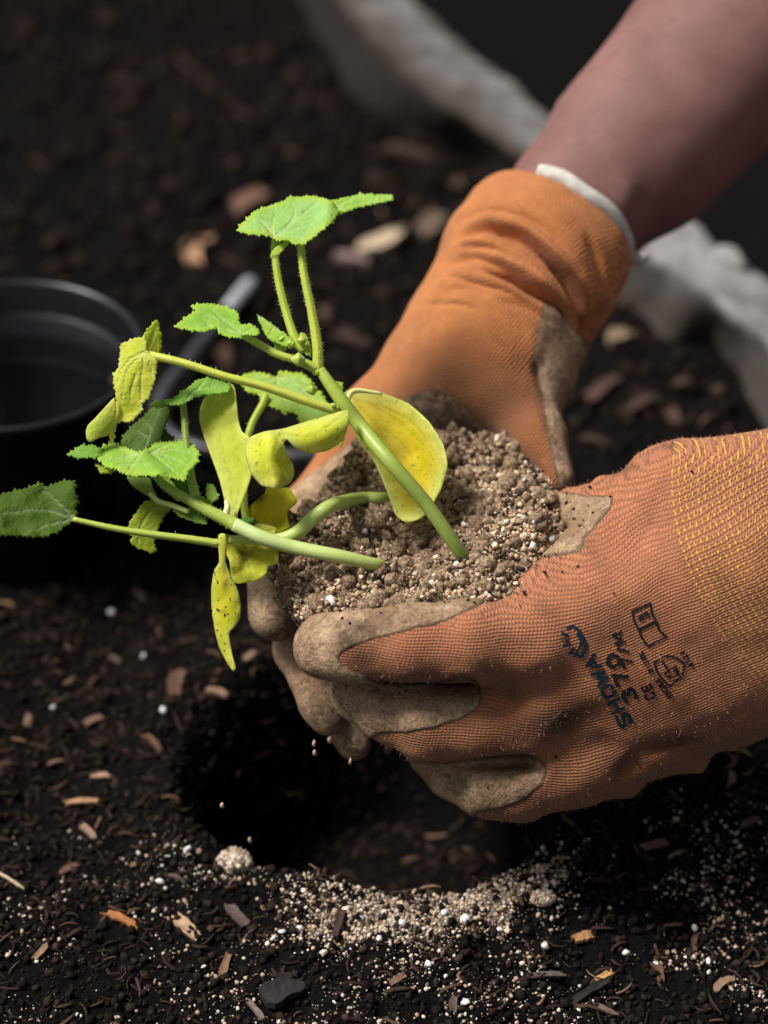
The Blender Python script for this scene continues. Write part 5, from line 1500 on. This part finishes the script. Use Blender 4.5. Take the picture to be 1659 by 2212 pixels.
# seedling C: short, arching, with withered yellow leaves
pC0 = on_ball(838, 1072); dC0 = proj(pC0[None])[2][0]
C = root("squash_seedling", pC0, "short arching squash seedling with withered yellow spotted leaves", "seedling", "squash seedlings in one root ball")
earth_up(C, pC0)
stem(C, z([(1325, 1120, dC0 - .3), (1290, 1122, dC0 + .6), (1220, 1124, dC0 + 1.1), (1130, 1145, 1.9), (1062, 1192, 2.2), (1012, 1238, 2.4), (950, 1262, 2.4), (860, 1262, 2.2), (780, 1262, 2.2)]), [13, 14, 14.5, 15, 15, 15, 14, 11, 8], (.36, .46, .12), "stem", tint2=(.44, .52, .14), n=70)
stem(C, z([(850, 1250, 1.6), (830, 1120, .4), (845, 910, -.8), (895, 800, -1.4), (905, 770, -1.6)]), [9, 8, 8, 8, 7], (.38, .45, .05), "petiole", 5, .08, 60)
leaf(C, ZTOP([(105, 1345), (190, 1310), (260, 1315), (330, 1335), (380, 1330), (370, 1300), (440, 1310), (540, 1325), (600, 1390), (660, 1460), (720, 1560), (740, 1620), (640, 1640), (540, 1665), (505, 1655), (495, 1600), (440, 1575), (400, 1595), (370, 1560), (330, 1545), (280, 1530), (225, 1460), (150, 1440)]), -1.6, (.32, .45, .11), gv=1.0, gu=.1, serr=4.5, pitch=11, rip=.15, seed=41, edge_tint=(.38, .48, .06), veins=[ZTOP(q) for q in ([(345, 1345), (380, 1440), (430, 1570)], [(345, 1345), (480, 1400), (640, 1520)], [(345, 1345), (250, 1390), (190, 1430)], [(345, 1345), (300, 1320), (200, 1330)], [(345, 1345), (470, 1350), (580, 1400)])])
leaf(C, ZL([(1340, 1000), (1420, 930), (1430, 895), (1500, 905), (1580, 895), (1640, 985), (1600, 1030), (1570, 1060), (1580, 1120), (1590, 1165), (1540, 1190), (1500, 1200), (1440, 1180), (1370, 1130), (1300, 1120), (1285, 1080)]), .8, (.60, .46, .025), gu=.3, gv=.5, rip=.28, seed=42, brown=[(560, 1075, 14, 20, 0, .8)], edge_tint=(.62, .48, .03), label="crumpled yellow leaf with a browning edge", veins=[ZL(q) for q in ([(1480, 1190), (1500, 1060), (1480, 920)],)])
leaf(C, ZL([(1240, 1150), (1300, 1130), (1400, 1140), (1500, 1170), (1480, 1235), (1400, 1230), (1300, 1200)]), 1.8, (.62, .56, .08), gv=.5, rip=.2, seed=43, edge_tint=(.66, .62, .14))
leaf(C, ZL([(1130, 1215), (1200, 1220), (1300, 1250), (1420, 1300), (1510, 1330), (1505, 1410), (1440, 1430), (1430, 1480), (1370, 1520), (1290, 1540), (1220, 1545), (1190, 1500), (1180, 1400), (1150, 1330)]), 2.0, (.46, .46, .03), gv=.5, gu=.2, rip=.25, seed=44, brown=[ZL([(1270, 1370)])[0] + (32, 14, -50, 1.0), ZL([(1220, 1240)])[0] + (26, 10, 20, .9)], edge_tint=(.58, .54, .06), label="drooping yellow green leaf with a brown patch", veins=[ZL(q) for q in ([(1180, 1230), (1300, 1380), (1340, 1500)],)])
leaf(C, ZL([(1105, 1215), (1150, 1210), (1160, 1300), (1155, 1400), (1190, 1500), (1235, 1590), (1255, 1690), (1250, 1780), (1215, 1840), (1175, 1885), (1185, 1960), (1200, 2040), (1222, 2120), (1205, 2145), (1160, 2080), (1110, 1980), (1080, 1860), (1060, 1720), (1058, 1580), (1075, 1460), (1110, 1400), (1105, 1300)]), 2.8, (.62, .50, .03), arch=(ZL([(1130, 1250), (1120, 1450), (1150, 1700), (1150, 1900), (1210, 2130)]), .4, 42), gu=.4, gv=-.1, rip=.08, seed=45, edge_tint=(.64, .58, .12), thick=.0004, spots=1.0, name="seed_leaf", label="hanging yellow seed leaf speckled with black dirt",
     brown=[ZL([(1160, 1530)])[0] + (8, 20, 10, 1.0), ZL([(1125, 1740)])[0] + (9, 5, 0, 1.0), ZL([(1150, 1420)])[0] + (6, 30, 5, .8)])
leaf(C, ZL([(1255, 1110), (1300, 1098), (1350, 1100), (1360, 1140), (1310, 1160), (1260, 1140)]), 2.9, (.07, .16, .02), bowl=.2, rip=.08, seed=46, step=4, name="leaflet")
